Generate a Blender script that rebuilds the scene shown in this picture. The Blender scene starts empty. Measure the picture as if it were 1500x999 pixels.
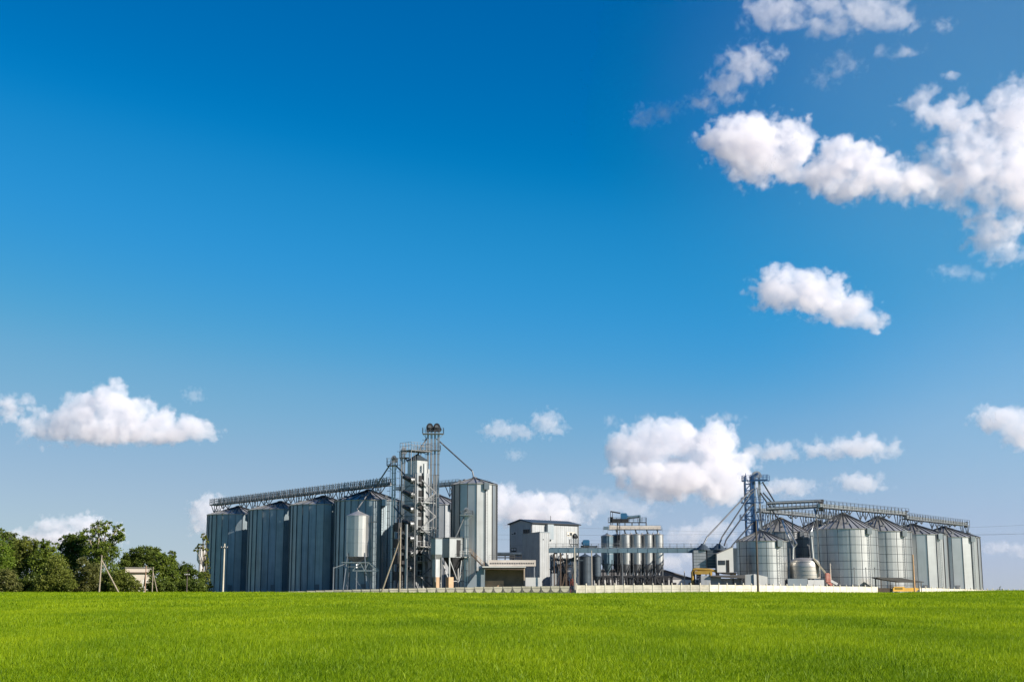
import bpy, bmesh, math, random
import numpy as np
from math import radians as R, sin, cos, pi, tan, atan2, hypot
from mathutils import Vector, Matrix

random.seed(7)
rng = np.random.default_rng(11)
SC = bpy.context.scene
COL = SC.collection

# ------------------------------------------------------------------ camera
F = 2000.0                       # focal length in photo pixels (photo is 1500 wide)
EYE = 0.30
TH = math.atan((867 - 499.5) / F)
cd = bpy.data.cameras.new('camera')
cam = bpy.data.objects.new('camera', cd)
COL.objects.link(cam)
cam.location = (0, 0, EYE)
cam.rotation_euler = (R(90) + TH, 0, 0)
cd.sensor_width = 36
cd.lens = 36 * F / 1500
cd.clip_start = 0.5
cd.clip_end = 90000
SC.camera = cam


def at(u, v, Y):
    """world point seen at photo pixel (u, v) at depth Y"""
    a = (u - 750) / F
    b = (499.5 - v) / F
    dy = cos(TH) - sin(TH) * b
    dz = sin(TH) + cos(TH) * b
    return Vector((Y * a / dy, Y, EYE + Y * dz / dy))


def px(u, Y):
    return at(u, 850, Y).x


def pz(v, Y):
    return at(750, v, Y).z


# ------------------------------------------------------------------ sun and sky
SUN_PHI = 63        # degrees from "behind the camera" towards the right
SUN_EL = 29
d2s = Vector((sin(R(SUN_PHI)) * cos(R(SUN_EL)), -cos(R(SUN_PHI)) * cos(R(SUN_EL)), sin(R(SUN_EL))))
sl = bpy.data.lights.new('sun', 'SUN')
sl.energy = 4.6
sl.angle = R(0.5)
sl.color = (1.0, 0.925, 0.82)
so = bpy.data.objects.new('sun', sl)
COL.objects.link(so)
so.rotation_euler = d2s.to_track_quat('Z', 'Y').to_euler()
so.location = (60, -40, 60)

W = bpy.data.worlds.new('World')
SC.world = W
W.use_nodes = True
nt = W.node_tree
bg = nt.nodes['Background']
sky = nt.nodes.new('ShaderNodeTexSky')
sky.sky_type = 'NISHITA'
sky.sun_disc = False
sky.sun_elevation = R(SUN_EL)
sky.sun_rotation = atan2(d2s.x, d2s.y)
sky.altitude = 300
sky.air_density = 1.0
sky.dust_density = 0.0
sky.ozone_density = 6.0
EXPO = 0.95
# deep, clear late-summer blue: tone response of the sky, one curve for each channel
down = nt.nodes.new('ShaderNodeVectorMath'); down.operation = 'SCALE'; down.inputs['Scale'].default_value = 0.1
crv = nt.nodes.new('ShaderNodeRGBCurve')
PTS = [[(0, 0), (.095, 0.0), (.115, .012), (.152, .045), (.223, .175), (.336, .315), (.477, .41), (.57, .45), (1, .7)],
       [(0, 0), (.1, .08), (.184, .162), (.238, .258), (.305, .328), (.414, .418), (.552, .482), (.654, .535), (1, .72)],
       [(0, 0), (.25, .32), (.385, .479), (.464, .604), (.551, .668), (.66, .655), (.72, .66), (1, .78)]]
for ci, pts in enumerate(PTS):
    c_ = crv.mapping.curves[ci]
    c_.points[0].location = pts[0]; c_.points[1].location = pts[-1]
    for p_ in pts[1:-1]: c_.points.new(*p_)
    for p_ in c_.points: p_.handle_type = 'AUTO_CLAMPED'
crv.mapping.update()
upn = nt.nodes.new('ShaderNodeVectorMath'); upn.operation = 'SCALE'; upn.inputs['Scale'].default_value = 10.0
nt.links.new(sky.outputs[0], down.inputs[0])
nt.links.new(down.outputs[0], crv.inputs['Color'])
nt.links.new(crv.outputs[0], upn.inputs[0])
nt.links.new(upn.outputs[0], bg.inputs['Color'])
bg.inputs['Strength'].default_value = 0.1 / 2 ** EXPO

SC.view_settings.view_transform = 'Standard'
SC.view_settings.look = 'None'
SC.view_settings.exposure = EXPO
SC.view_settings.gamma = 1
SC.view_settings.use_curve_mapping = False
SC.render.engine = 'CYCLES'
SC.cycles.use_denoising = True
SC.cycles.max_bounces = 12
SC.cycles.diffuse_bounces = 3
SC.cycles.glossy_bounces = 3
SC.cycles.transmission_bounces = 4
SC.cycles.transparent_max_bounces = 8
SC.cycles.volume_bounces = 10
SC.cycles.volume_max_steps = 256
SC.cycles.sample_clamp_indirect = 6


# ------------------------------------------------------------------ tags
def tag(o, label=None, cat=None, group=None, kind=None):
    if label: o['label'] = label
    if cat: o['category'] = cat
    if group: o['group'] = group
    if kind: o['kind'] = kind
    return o


def empty(name, loc, label, cat, group=None, rz=0):
    o = bpy.data.objects.new(name, None)
    COL.objects.link(o)
    o.location = loc
    o.rotation_euler = (0, 0, rz)
    o.empty_display_size = 0.5
    return tag(o, label, cat, group)


# ------------------------------------------------------------------ mesh builder
class MB:
    def __init__(s):
        s.v, s.f, s.m = [], [], []

    def poly(s, pts, m=0):
        i = len(s.v)
        s.v += [tuple(p) for p in pts]
        s.f.append(tuple(range(i, i + len(pts))))
        s.m.append(m)
        return s

    def add(s, vs, fs, m=0):
        i = len(s.v)
        s.v += [tuple(p) for p in vs]
        for f in fs:
            s.f.append(tuple(i + k for k in f))
            s.m.append(m)
        return s

    def box(s, x0, x1, y0, y1, z0, z1, m=0):
        vs = [(x0, y0, z0), (x1, y0, z0), (x1, y1, z0), (x0, y1, z0), (x0, y0, z1), (x1, y0, z1), (x1, y1, z1), (x0, y1, z1)]
        return s.add(vs, [(3, 2, 1, 0), (4, 5, 6, 7), (0, 1, 5, 4), (1, 2, 6, 5), (2, 3, 7, 6), (3, 0, 4, 7)], m)

    def bar(s, p, q, w, h=None, m=0, up=(0, 0, 1)):
        """rectangular bar from p to q"""
        p, q = Vector(p), Vector(q)
        h = h or w
        d = (q - p).normalized()
        u = Vector(up)
        if abs(d.dot(u)) > 0.98: u = Vector((0, 1, 0))
        a = d.cross(u).normalized() * (w / 2)
        b = a.cross(d).normalized() * (h / 2)
        vs = [p - a - b, p + a - b, p + a + b, p - a + b, q - a - b, q + a - b, q + a + b, q - a + b]
        return s.add(vs, [(3, 2, 1, 0), (4, 5, 6, 7), (0, 1, 5, 4), (1, 2, 6, 5), (2, 3, 7, 6), (3, 0, 4, 7)], m)

    def tube(s, pts, r, n=8, m=0):
        """round tube through points; r is one radius or one for each point"""
        pts = [Vector(p) for p in pts]
        rs = r if isinstance(r, (list, tuple)) else [r] * len(pts)
        rings = []
        for k, p in enumerate(pts):
            d = (pts[min(k + 1, len(pts) - 1)] - pts[max(k - 1, 0)]).normalized()
            u = Vector((0, 0, 1)) if abs(d.z) < 0.95 else Vector((0, 1, 0))
            a = d.cross(u).normalized()
            b = a.cross(d).normalized()
            rings.append([p + (a * cos(2 * pi * j / n) + b * sin(2 * pi * j / n)) * rs[k] for j in range(n)])
        vs = [p for g in rings for p in g]
        fs = []
        for k in range(len(pts) - 1):
            for j in range(n):
                j2 = (j + 1) % n
                fs.append((k * n + j, k * n + j2, (k + 1) * n + j2, (k + 1) * n + j))
        fs.append(tuple(range(n))[::-1])
        fs.append(tuple((len(pts) - 1) * n + j for j in range(n)))
        return s.add(vs, fs, m)

    def lathe(s, prof, n=24, c=(0, 0), m=0, a0=0.0):
        """solid of revolution about the vertical through c; prof = [(radius, z)]"""
        vs, fs = [], []
        for (r, z) in prof:
            for j in range(n):
                a = a0 + 2 * pi * j / n
                vs.append((c[0] + r * cos(a), c[1] + r * sin(a), z))
        for k in range(len(prof) - 1):
            for j in range(n):
                j2 = (j + 1) % n
                fs.append((k * n + j, k * n + j2, (k + 1) * n + j2, (k + 1) * n + j))
        return s.add(vs, fs, m)

    def prism(s, poly, axis, a, b, m=0):
        """extrude a 2-D outline along an axis from a to b ('x': outline is (y,z); 'y': (x,z); 'z': (x,y))"""
        n = len(poly)
        mk = {'x': lambda p, t: (t, p[0], p[1]), 'y': lambda p, t: (p[0], t, p[1]), 'z': lambda p, t: (p[0], p[1], t)}[axis]
        vs = [mk(p, a) for p in poly] + [mk(p, b) for p in poly]
        fs = [tuple(range(n))[::-1], tuple(range(n, 2 * n))]
        for j in range(n):
            fs.append((j, (j + 1) % n, n + (j + 1) % n, n + j))
        return s.add(vs, fs, m)

    def build(s, name, mats, parent=None, smooth=False, loc=None):
        me = bpy.data.meshes.new(name)
        me.from_pydata(s.v, [], s.f)
        mats = mats if isinstance(mats, (list, tuple)) else [mats]
        for mm in mats: me.materials.append(mm)
        me.polygons.foreach_set('material_index', s.m)
        if smooth: me.polygons.foreach_set('use_smooth', [True] * len(s.f))
        bm = bmesh.new(); bm.from_mesh(me)
        bmesh.ops.recalc_face_normals(bm, faces=bm.faces)
        bm.to_mesh(me); bm.free()
        me.update()
        o = bpy.data.objects.new(name, me)
        COL.objects.link(o)
        if parent: o.parent = parent
        if loc: o.location = loc
        return o


def copy_tree(o, parent=None):
    c = o.copy()
    COL.objects.link(c)
    if parent: c.parent = parent
    for ch in list(o.children): copy_tree(ch, c)
    return c


# ------------------------------------------------------------------ materials
def mat(name, col, rough=0.6, metal=0.0, var=0.12, scale=0.6, dirt=None, dirt_amt=0.0, streak=False, bump=0.0, bscale=8.0, spec=0.5):
    """principled with two scales of colour wear, optional vertical streaks of dirt and a fine bump"""
    m = bpy.data.materials.new(name)
    m.use_nodes = True
    N, L = m.node_tree.nodes, m.node_tree.links
    p = N['Principled BSDF']
    p.inputs['Roughness'].default_value = rough
    p.inputs['Metallic'].default_value = metal
    p.inputs['Specular IOR Level'].default_value = spec
    geo = N.new('ShaderNodeNewGeometry')
    oi = N.new('ShaderNodeObjectInfo')
    add = N.new('ShaderNodeVectorMath'); add.operation = 'ADD'
    L.new(geo.outputs['Position'], add.inputs[0])
    mul = N.new('ShaderNodeMath'); mul.operation = 'MULTIPLY'; mul.inputs[1].default_value = 57.0
    L.new(oi.outputs['Random'], mul.inputs[0]); L.new(mul.outputs[0], add.inputs[1])
    n1 = N.new('ShaderNodeTexNoise'); n1.inputs['Scale'].default_value = scale; n1.inputs['Detail'].default_value = 5
    L.new(add.outputs[0], n1.inputs['Vector'])
    mr = N.new('ShaderNodeMapRange'); mr.inputs[1].default_value = 0.3; mr.inputs[2].default_value = 0.7
    mr.inputs[3].default_value = 1 - var; mr.inputs[4].default_value = 1 + var
    L.new(n1.outputs['Fac'], mr.inputs[0])
    mx = N.new('ShaderNodeVectorMath'); mx.operation = 'SCALE'
    mx.inputs[0].default_value = col[:3]
    L.new(mr.outputs[0], mx.inputs['Scale'])
    mo = N.new('ShaderNodeMath'); mo.operation = 'MULTIPLY_ADD'; mo.inputs[1].default_value = .16; mo.inputs[2].default_value = .92
    L.new(oi.outputs['Random'], mo.inputs[0])
    m0 = N.new('ShaderNodeVectorMath'); m0.operation = 'SCALE'
    L.new(mx.outputs[0], m0.inputs[0]); L.new(mo.outputs[0], m0.inputs['Scale'])
    out = m0.outputs[0]
    if dirt is not None:
        mp = N.new('ShaderNodeMapping')
        mp.inputs['Scale'].default_value = (1.6, 1.6, 0.09) if streak else (0.7, 0.7, 0.7)
        L.new(add.outputs[0], mp.inputs['Vector'])
        n2 = N.new('ShaderNodeTexNoise'); n2.inputs['Scale'].default_value = 1.0; n2.inputs['Detail'].default_value = 6
        n2.inputs['Roughness'].default_value = 0.6
        L.new(mp.outputs[0], n2.inputs['Vector'])
        m2 = N.new('ShaderNodeMapRange'); m2.inputs[1].default_value = 0.48; m2.inputs[2].default_value = 0.75
        m2.inputs[3].default_value = 0; m2.inputs[4].default_value = dirt_amt
        L.new(n2.outputs['Fac'], m2.inputs[0])
        mm = N.new('ShaderNodeMix'); mm.data_type = 'RGBA'
        L.new(m2.outputs[0], mm.inputs['Factor']); L.new(out, mm.inputs['A'])
        mm.inputs['B'].default_value = (*dirt[:3], 1)
        out = mm.outputs['Result']
    L.new(out, p.inputs['Base Color'])
    if bump:
        nb = N.new('ShaderNodeTexNoise'); nb.inputs['Scale'].default_value = bscale; nb.inputs['Detail'].default_value = 4
        L.new(add.outputs[0], nb.inputs['Vector'])
        bp = N.new('ShaderNodeBump'); bp.inputs['Strength'].default_value = bump; bp.inputs['Distance'].default_value = 0.1
        L.new(nb.outputs['Fac'], bp.inputs['Height']); L.new(bp.outputs[0], p.inputs['Normal'])
    return m
# ------------------------------------------------------------------ clouds: real volumes, kilometres away
def cloud_material(name, dens, tint=(1, .982, .992)):
    m = bpy.data.materials.new(name)
    m.use_nodes = True
    N, L = m.node_tree.nodes, m.node_tree.links
    N.remove(N['Principled BSDF'])
    pv = N.new('ShaderNodeVolumePrincipled')
    pv.inputs['Color'].default_value = (*tint, 1)
    pv.inputs['Density'].default_value = dens
    pv.inputs['Anisotropy'].default_value = 0.0
    L.new(pv.outputs[0], N['Material Output'].inputs['Volume'])
    m.cycles.volume_sampling = 'MULTIPLE_IMPORTANCE'
    return m


def make_cloud(label, blobs, dist, dens=1.0, wisp=0.5, res=170, puff=1.0, depth=0.8, soft=None, tint=None, group='cumulus clouds in the sky'):
    """blobs: (u, v, ru, rv[, weight]) in photo pixels; the cloud stands at its own distance as a fog volume"""
    us0 = min(b[0] - b[2] for b in blobs); us1 = max(b[0] + b[2] for b in blobs)
    vs0 = min(b[1] - b[3] for b in blobs); vs1 = max(b[1] + b[3] for b in blobs)
    c = at((us0 + us1) / 2, (vs0 + vs1) / 2, dist)
    k = dist / F                     # metres for one pixel
    o = bpy.data.objects.new('cloud', bpy.data.volumes.new('cloud'))
    COL.objects.link(o)
    o.location = c
    tag(o, label, 'cloud', group)
    BS = []
    rmax = 0
    for b in blobs:
        p = at(b[0], b[1], dist) - c
        rx, rz = b[2] * k, b[3] * k
        ry = depth * (rx + rz) / 2
        rmax = max(rmax, ry)
        BS.append((p, (rx, ry, rz), b[4] if len(b) > 4 else 1.0))
    g = bpy.data.node_groups.new('cloud_field', 'GeometryNodeTree')
    g.interface.new_socket('Geometry', in_out='INPUT', socket_type='NodeSocketGeometry')
    g.interface.new_socket('Geometry', in_out='OUTPUT', socket_type='NodeSocketGeometry')
    N, L = g.nodes, g.links
    go = N.new('NodeGroupOutput')
    pos = N.new('GeometryNodeInputPosition')

    def math_(op, a, b=None, c=None):
        n = N.new('ShaderNodeMath'); n.operation = op
        for i, x in enumerate((a, b, c)):
            if x is None: continue
            if isinstance(x, (int, float)): n.inputs[i].default_value = x
            else: L.new(x, n.inputs[i])
        return n.outputs[0]

    def vmath(op, a, b):
        n = N.new('ShaderNodeVectorMath'); n.operation = op
        for i, x in enumerate((a, b)):
            if isinstance(x, (tuple, Vector)): n.inputs[i].default_value = x
            else: L.new(x, n.inputs[i])
        return n
    size = sum(b[2] + b[3] for b in blobs) / len(blobs) / 2 * k     # mean blob radius, metres
    size = min(size, 60 * k)
    # domain warp
    off = vmath('ADD', pos.outputs[0], tuple(rng.uniform(-9000, 9000, 3)))
    nz = N.new('ShaderNodeTexNoise'); nz.inputs['Scale'].default_value = 1.1 / size; nz.inputs['Detail'].default_value = 3
    L.new(off.outputs[0], nz.inputs['Vector'])
    sub = vmath('SUBTRACT', nz.outputs['Color'], (0.5, 0.5, 0.5))
    sc = N.new('ShaderNodeVectorMath'); sc.operation = 'SCALE'; L.new(sub.outputs[0], sc.inputs[0]); sc.inputs['Scale'].default_value = size * 0.9 * wisp
    wp = vmath('ADD', pos.outputs[0], sc.outputs[0])
    acc = None
    for (p, r, w) in BS:
        d = vmath('SUBTRACT', wp.outputs[0], tuple(p))
        q = vmath('DIVIDE', d.outputs[0], r)
        ln = N.new('ShaderNodeVectorMath'); ln.operation = 'LENGTH'; L.new(q.outputs[0], ln.inputs[0])
        f = math_('MULTIPLY', math_('SUBTRACT', 1.0, ln.outputs['Value']), w)
        acc = f if acc is None else math_('SMOOTH_MAX', acc, f, 0.15)
    acc = math_('MINIMUM', math_('MULTIPLY', acc, 1.6), 0.8)
    # billows (inverted fractal voronoi) and wisps (fractal noise)
    vo = N.new('ShaderNodeTexVoronoi'); vo.feature = 'F1'; vo.normalize = True
    vo.inputs['Scale'].default_value = 1.5 / size; vo.inputs['Detail'].default_value = 4; vo.inputs['Roughness'].default_value = 0.58
    wv = vmath('ADD', wp.outputs[0], tuple(rng.uniform(-9000, 9000, 3)))
    L.new(wv.outputs[0], vo.inputs['Vector'])
    n3 = N.new('ShaderNodeTexNoise'); n3.inputs['Scale'].default_value = 1.6 / size; n3.inputs['Detail'].default_value = 8; n3.inputs['Roughness'].default_value = 0.6
    L.new(wv.outputs[0], n3.inputs['Vector'])
    f = math_('ADD', acc, math_('MULTIPLY', math_('SUBTRACT', 0.285, vo.outputs['Distance']), 3.9 * puff))
    f = math_('ADD', f, math_('MULTIPLY', math_('SUBTRACT', n3.outputs['Fac'], 0.5), 4.2 * wisp))
    dn = N.new('ShaderNodeMapRange'); dn.interpolation_type = 'SMOOTHSTEP'
    dn.inputs[1].default_value = 0.04; dn.inputs[2].default_value = soft or (0.36 if wisp < 0.65 else 0.75)
    dn.inputs[3].default_value = 0; dn.inputs[4].default_value = 1
    L.new(f, dn.inputs[0])
    dens_out = dn.outputs[0]
    vc = N.new('GeometryNodeVolumeCube')
    L.new(dens_out, vc.inputs['Density'])
    lo = [min(p[i] - r[i] * 1.35 for p, r, w in BS) for i in range(3)]
    hi = [max(p[i] + r[i] * 1.35 for p, r, w in BS) for i in range(3)]
    vc.inputs['Min'].default_value = lo
    vc.inputs['Max'].default_value = hi
    vox = (hi[0] - lo[0]) / res
    for i, ax in enumerate(('X', 'Y', 'Z')):
        vc.inputs['Resolution ' + ax].default_value = max(16, int((hi[i] - lo[i]) / vox / (2.0 if i == 1 else 1)))
    sm = N.new('GeometryNodeSetMaterial')
    sm.inputs['Material'].default_value = cloud_material('cloud_vapour', dens * 9 / (60 * k) / 4, tint or (1, .982, .992))
    L.new(vc.outputs[0], sm.inputs[0]); L.new(sm.outputs[0], go.inputs[0])
    md = o.modifiers.new('cloud_field', 'NODES'); md.node_group = g
    return o


def clouds():
    # upper right
    make_cloud('two lobed white cloud left of the grey bank at the upper right',
               [(1100, 212, 72, 48), (1060, 205, 42, 30), (1090, 190, 45, 30), (1160, 210, 36, 44), (1110, 252, 46, 28, .8), (1150, 245, 40, 30), (1205, 255, 40, 36), (1240, 235, 52, 38), (1275, 245, 44, 38), (1235, 275, 52, 26, .8), (1305, 265, 46, 30, .8), (1345, 270, 40, 24, .7)],
               4600, dens=.95, wisp=.55, res=240)
    make_cloud('greyish ragged cloud bank at the upper right edge of the picture',
               [(1355, 268, 60, 34, .75), (1420, 250, 75, 60, .8), (1490, 180, 55, 65, .95), (1500, 260, 75, 75, .9), (1455, 335, 48, 45, .7), (1475, 368, 30, 22, .6), (1390, 172, 58, 32, .65), (1350, 150, 34, 22, .65), (1420, 200, 50, 30, .6), (1395, 110, 14, 12, .5)],
               5200, dens=.7, wisp=.75, res=260, soft=.55)
    make_cloud('ragged white cloud cut by the top edge of the picture',
               [(1140, 18, 55, 34, .75), (1210, 40, 60, 16, .7), (1265, 18, 75, 34, .8), (1310, 25, 40, 30, .7), (1215, 5, 80, 20, .6), (1318, 75, 28, 13, .5)],
               4000, dens=.4, wisp=.85, res=200)
    make_cloud('torn white cloud above the left end of the largest cloud',
               [(1095, 95, 45, 34, .8), (1065, 125, 38, 30, .75), (1035, 152, 32, 16, .6), (1130, 78, 28, 16, .6)], 4200, dens=.5, wisp=.75, res=140)
    make_cloud('small faint wisp left of the torn cloud', [(975, 165, 24, 17, .75), (945, 172, 24, 18, .5)], 4200, dens=.35, wisp=.8, res=70)
    make_cloud('thin feathered wisp under the cloud at the top edge', [(1235, 95, 30, 20, .65), (1205, 115, 24, 16, .5)], 4100, dens=.28, wisp=.8, res=70)
    make_cloud('tiny round puff in the top right corner', [(1383, 38, 20, 14, .7)], 4100, dens=.35, wisp=.7, res=60)
    make_cloud('lone white cloud with a tapering tail over the right hand silos',
               [(1145, 425, 48, 36), (1135, 405, 20, 20, .8), (1190, 430, 55, 38), (1235, 450, 50, 30), (1270, 468, 36, 18, .8)], 6000, dens=.9, wisp=.5, res=170)
    make_cloud('flat wisp at the right edge under the largest cloud', [(1400, 398, 36, 11, .7), (1440, 405, 20, 9, .5)], 6000, dens=.35, wisp=.7, res=70)
    # left
    make_cloud('heaped white cloud over the trees on the left',
               [(165, 597, 38, 40), (195, 610, 38, 34), (122, 606, 36, 36), (95, 622, 40, 28), (235, 622, 40, 26), (275, 628, 38, 22), (160, 632, 75, 22), (240, 636, 70, 16),
                (305, 635, 24, 11, .7), (60, 628, 34, 22, .55), (20, 598, 34, 20, .55)], 9000, dens=1.0, wisp=.38, res=210)
    make_cloud('small pointed puff beside the heaped cloud', [(283, 580, 16, 13, .7)], 9000, dens=.3, wisp=.6, res=50)
    # middle
    make_cloud('big heaped white cloud behind the hopper bins',
               [(925, 660, 40, 36), (960, 650, 42, 36), (1000, 645, 44, 34), (1045, 655, 42, 42), (1065, 685, 40, 38), (945, 695, 48, 34), (1000, 700, 70, 36), (1050, 712, 55, 28), (960, 722, 40, 16, .8)],
               9500, dens=1.0, wisp=.38, res=210)
    make_cloud('row of small puffs above the big heaped cloud', [(950, 616, 18, 12, .7), (988, 616, 15, 12, .6), (1060, 612, 28, 8, .6), (897, 617, 16, 9, .5)], 10500, dens=.5, wisp=.65, res=110)
    make_cloud('long flat wisp to the right of the big heaped cloud', [(1130, 662, 48, 14, .65), (1200, 660, 40, 12, .6), (1255, 655, 60, 17, .75), (1300, 661, 25, 9, .6)], 10500, dens=.7, wisp=.6, res=150)
    make_cloud('rounded pale cloud right of the blue elevator tower', [(1160, 714, 36, 15, .75), (1130, 716, 30, 14, .6)], 12000, dens=.7, wisp=.55, res=80)
    make_cloud('small flat cloud above the right hand silos', [(1262, 708, 40, 14, .75)], 12000, dens=.7, wisp=.55, res=70)
    make_cloud('white cloud cut by the right edge above the last silo', [(1465, 613, 44, 22), (1500, 632, 40, 26)], 9000, dens=.8, wisp=.5, res=110)
    make_cloud('pair of small puffs right of the tall elevator tower', [(735, 630, 30, 16, .75), (760, 634, 26, 12, .6), (800, 620, 26, 20, .8), (815, 630, 18, 12, .7)], 10000, dens=.6, wisp=.6, res=120)
    make_cloud('tiny oval puff above the grey mill building', [(755, 666, 17, 9, .7)], 10000, dens=.35, wisp=.5, res=50)
    make_cloud('low white cloud behind the tall silo and mill building', [(735, 735, 32, 30), (770, 740, 45, 22, .9), (815, 735, 36, 18, .8), (790, 755, 75, 18, .8)], 13000, dens=.9, wisp=.5, res=120)
    make_cloud('faint grey cloud between the mill building and hopper bins', [(870, 738, 50, 20, .6), (920, 742, 50, 16, .5)], 14000, dens=.28, wisp=.6, res=80)
    # near the horizon
    make_cloud('low cloud behind the leftmost silo', [(305, 745, 28, 24, .9), (325, 760, 30, 22, .8), (298, 770, 22, 20, .6)], 14000, dens=.9, wisp=.5, res=80)
    make_cloud('low pink white cloud behind the crowns on the left', [(80, 772, 28, 18, .9), (60, 785, 30, 16, .8), (130, 772, 38, 20, .9), (160, 785, 30, 18, .8), (30, 785, 22, 14, .8), (100, 790, 70, 14, .8)], 15000, dens=.95, wisp=.42, res=140)
    make_cloud('faint low cloud right of the last silo', [(1462, 802, 26, 10, .7), (1495, 806, 24, 11, .7)], 16000, dens=.5, wisp=.5, res=60)
    make_cloud('faint low cloud beneath the conveyor bridge', [(1015, 785, 40, 16, .8), (1045, 775, 32, 18, .8), (985, 820, 45, 12, .6)], 15000, dens=.55, wisp=.5, res=80)

    make_cloud('broad faint added volume that lightens the sky low over the right horizon', [(1580, 720, 640, 420, .9), (1250, 800, 700, 240, .65)], 24000, dens=.115, tint=(.86, .96, 1.0), wisp=.0, puff=0.0, res=48, soft=2.4, depth=.35)  # added volume that brightens the sky towards the right
    make_cloud('very thin added volume that lightens the sky behind the upper right clouds', [(1540, 170, 760, 600, 1.0)], 26000, dens=.064, tint=(.55, .92, 1.0), wisp=.0, puff=0.0, res=48, soft=2.4, depth=.35)  # blue-tinted volume added to lift the sky brightness here


clouds()
# ------------------------------------------------------------------ ground
FL = [(-53.0, 296.0, 0.22), (-38.2, 294.0, 0.74), (-27.4, 292.0, 0.96), (-1.45, 290.0, 1.46), (13.4, 288.0, 1.56)]     # grey fence: x, y, top
FR = [(13.4, 288.0, 1.74), (42.0, 290.0, 1.84), (51.4, 294.0, 1.78), (84.1, 315.0, 1.48), (95.8, 322.0, 1.27), (115.6, 335.0, .85), (131, 345.0, .62), (150, 356, .35)]
HL, HR = 1.75, 1.95


def lerp_tab(tab, x, i):
    if x <= tab[0][0]: return tab[0][i]
    for a, b in zip(tab, tab[1:]):
        if x <= b[0]:
            t = (x - a[0]) / (b[0] - a[0])
            return a[i] * (1 - t) + b[i] * t
    return tab[-1][i]


def fence_line(x):
    """(y, base z) of the fence line at x"""
    if x < 13.4: return lerp_tab(FL, x, 1), lerp_tab(FL, x, 2) - HL
    return lerp_tab(FR, x, 1), lerp_tab(FR, x, 2) - HR


CREST = [(-2000, .0), (-101, .0975), (-46, .0975), (-20, 0.02), (12.5, -.10), (38, .13), (47, .14), (72, .0), (80, .15), (94, .44), (110, .44), (2000, .3)]
cx = np.array([c[0] for c in CREST]); cz = np.array([c[1] for c in CREST])


def crest(x):
    return np.interp(x, cx, cz)


def zfield(x, y):
    """height of the field, metres (numpy arrays)"""
    t = np.clip(y / 270, -1, 1)
    z = -1.62 * (1 - t) + crest(x) * t
    z = z + 0.07 * np.sin(x * .11 + y * .031) * np.clip(y / 60, 0, 1) * np.clip((250 - y) / 80, 0, 1)
    return z


def zground(x, y):
    x = np.asarray(x, float); y = np.asarray(y, float)
    z1 = zfield(x, y)
    fy = np.array([fence_line(v)[0] for v in np.ravel(x)]).reshape(x.shape)
    fz = np.array([fence_line(v)[1] for v in np.ravel(x)]).reshape(x.shape)
    t = np.clip((y - 272) / np.maximum(fy - 2 - 272, 1), 0, 1)
    z = z1 * (1 - t) + fz * t
    u = np.clip((y - fy - 5) / 10, 0, 1)
    z = z * (1 - u) + 0.0 * u
    # beyond the left end of the fence and under the trees the field just goes on
    w = np.clip((-54 - x) / 6, 0, 1)
    z = z * (1 - w) + np.where(y < 270, z1, crest(x) * np.clip(1 - (y - 270) / 40, 0, 1)) * w
    far = np.clip((y - 480) / 2500, 0, 1)
    return z - far * 6


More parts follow.
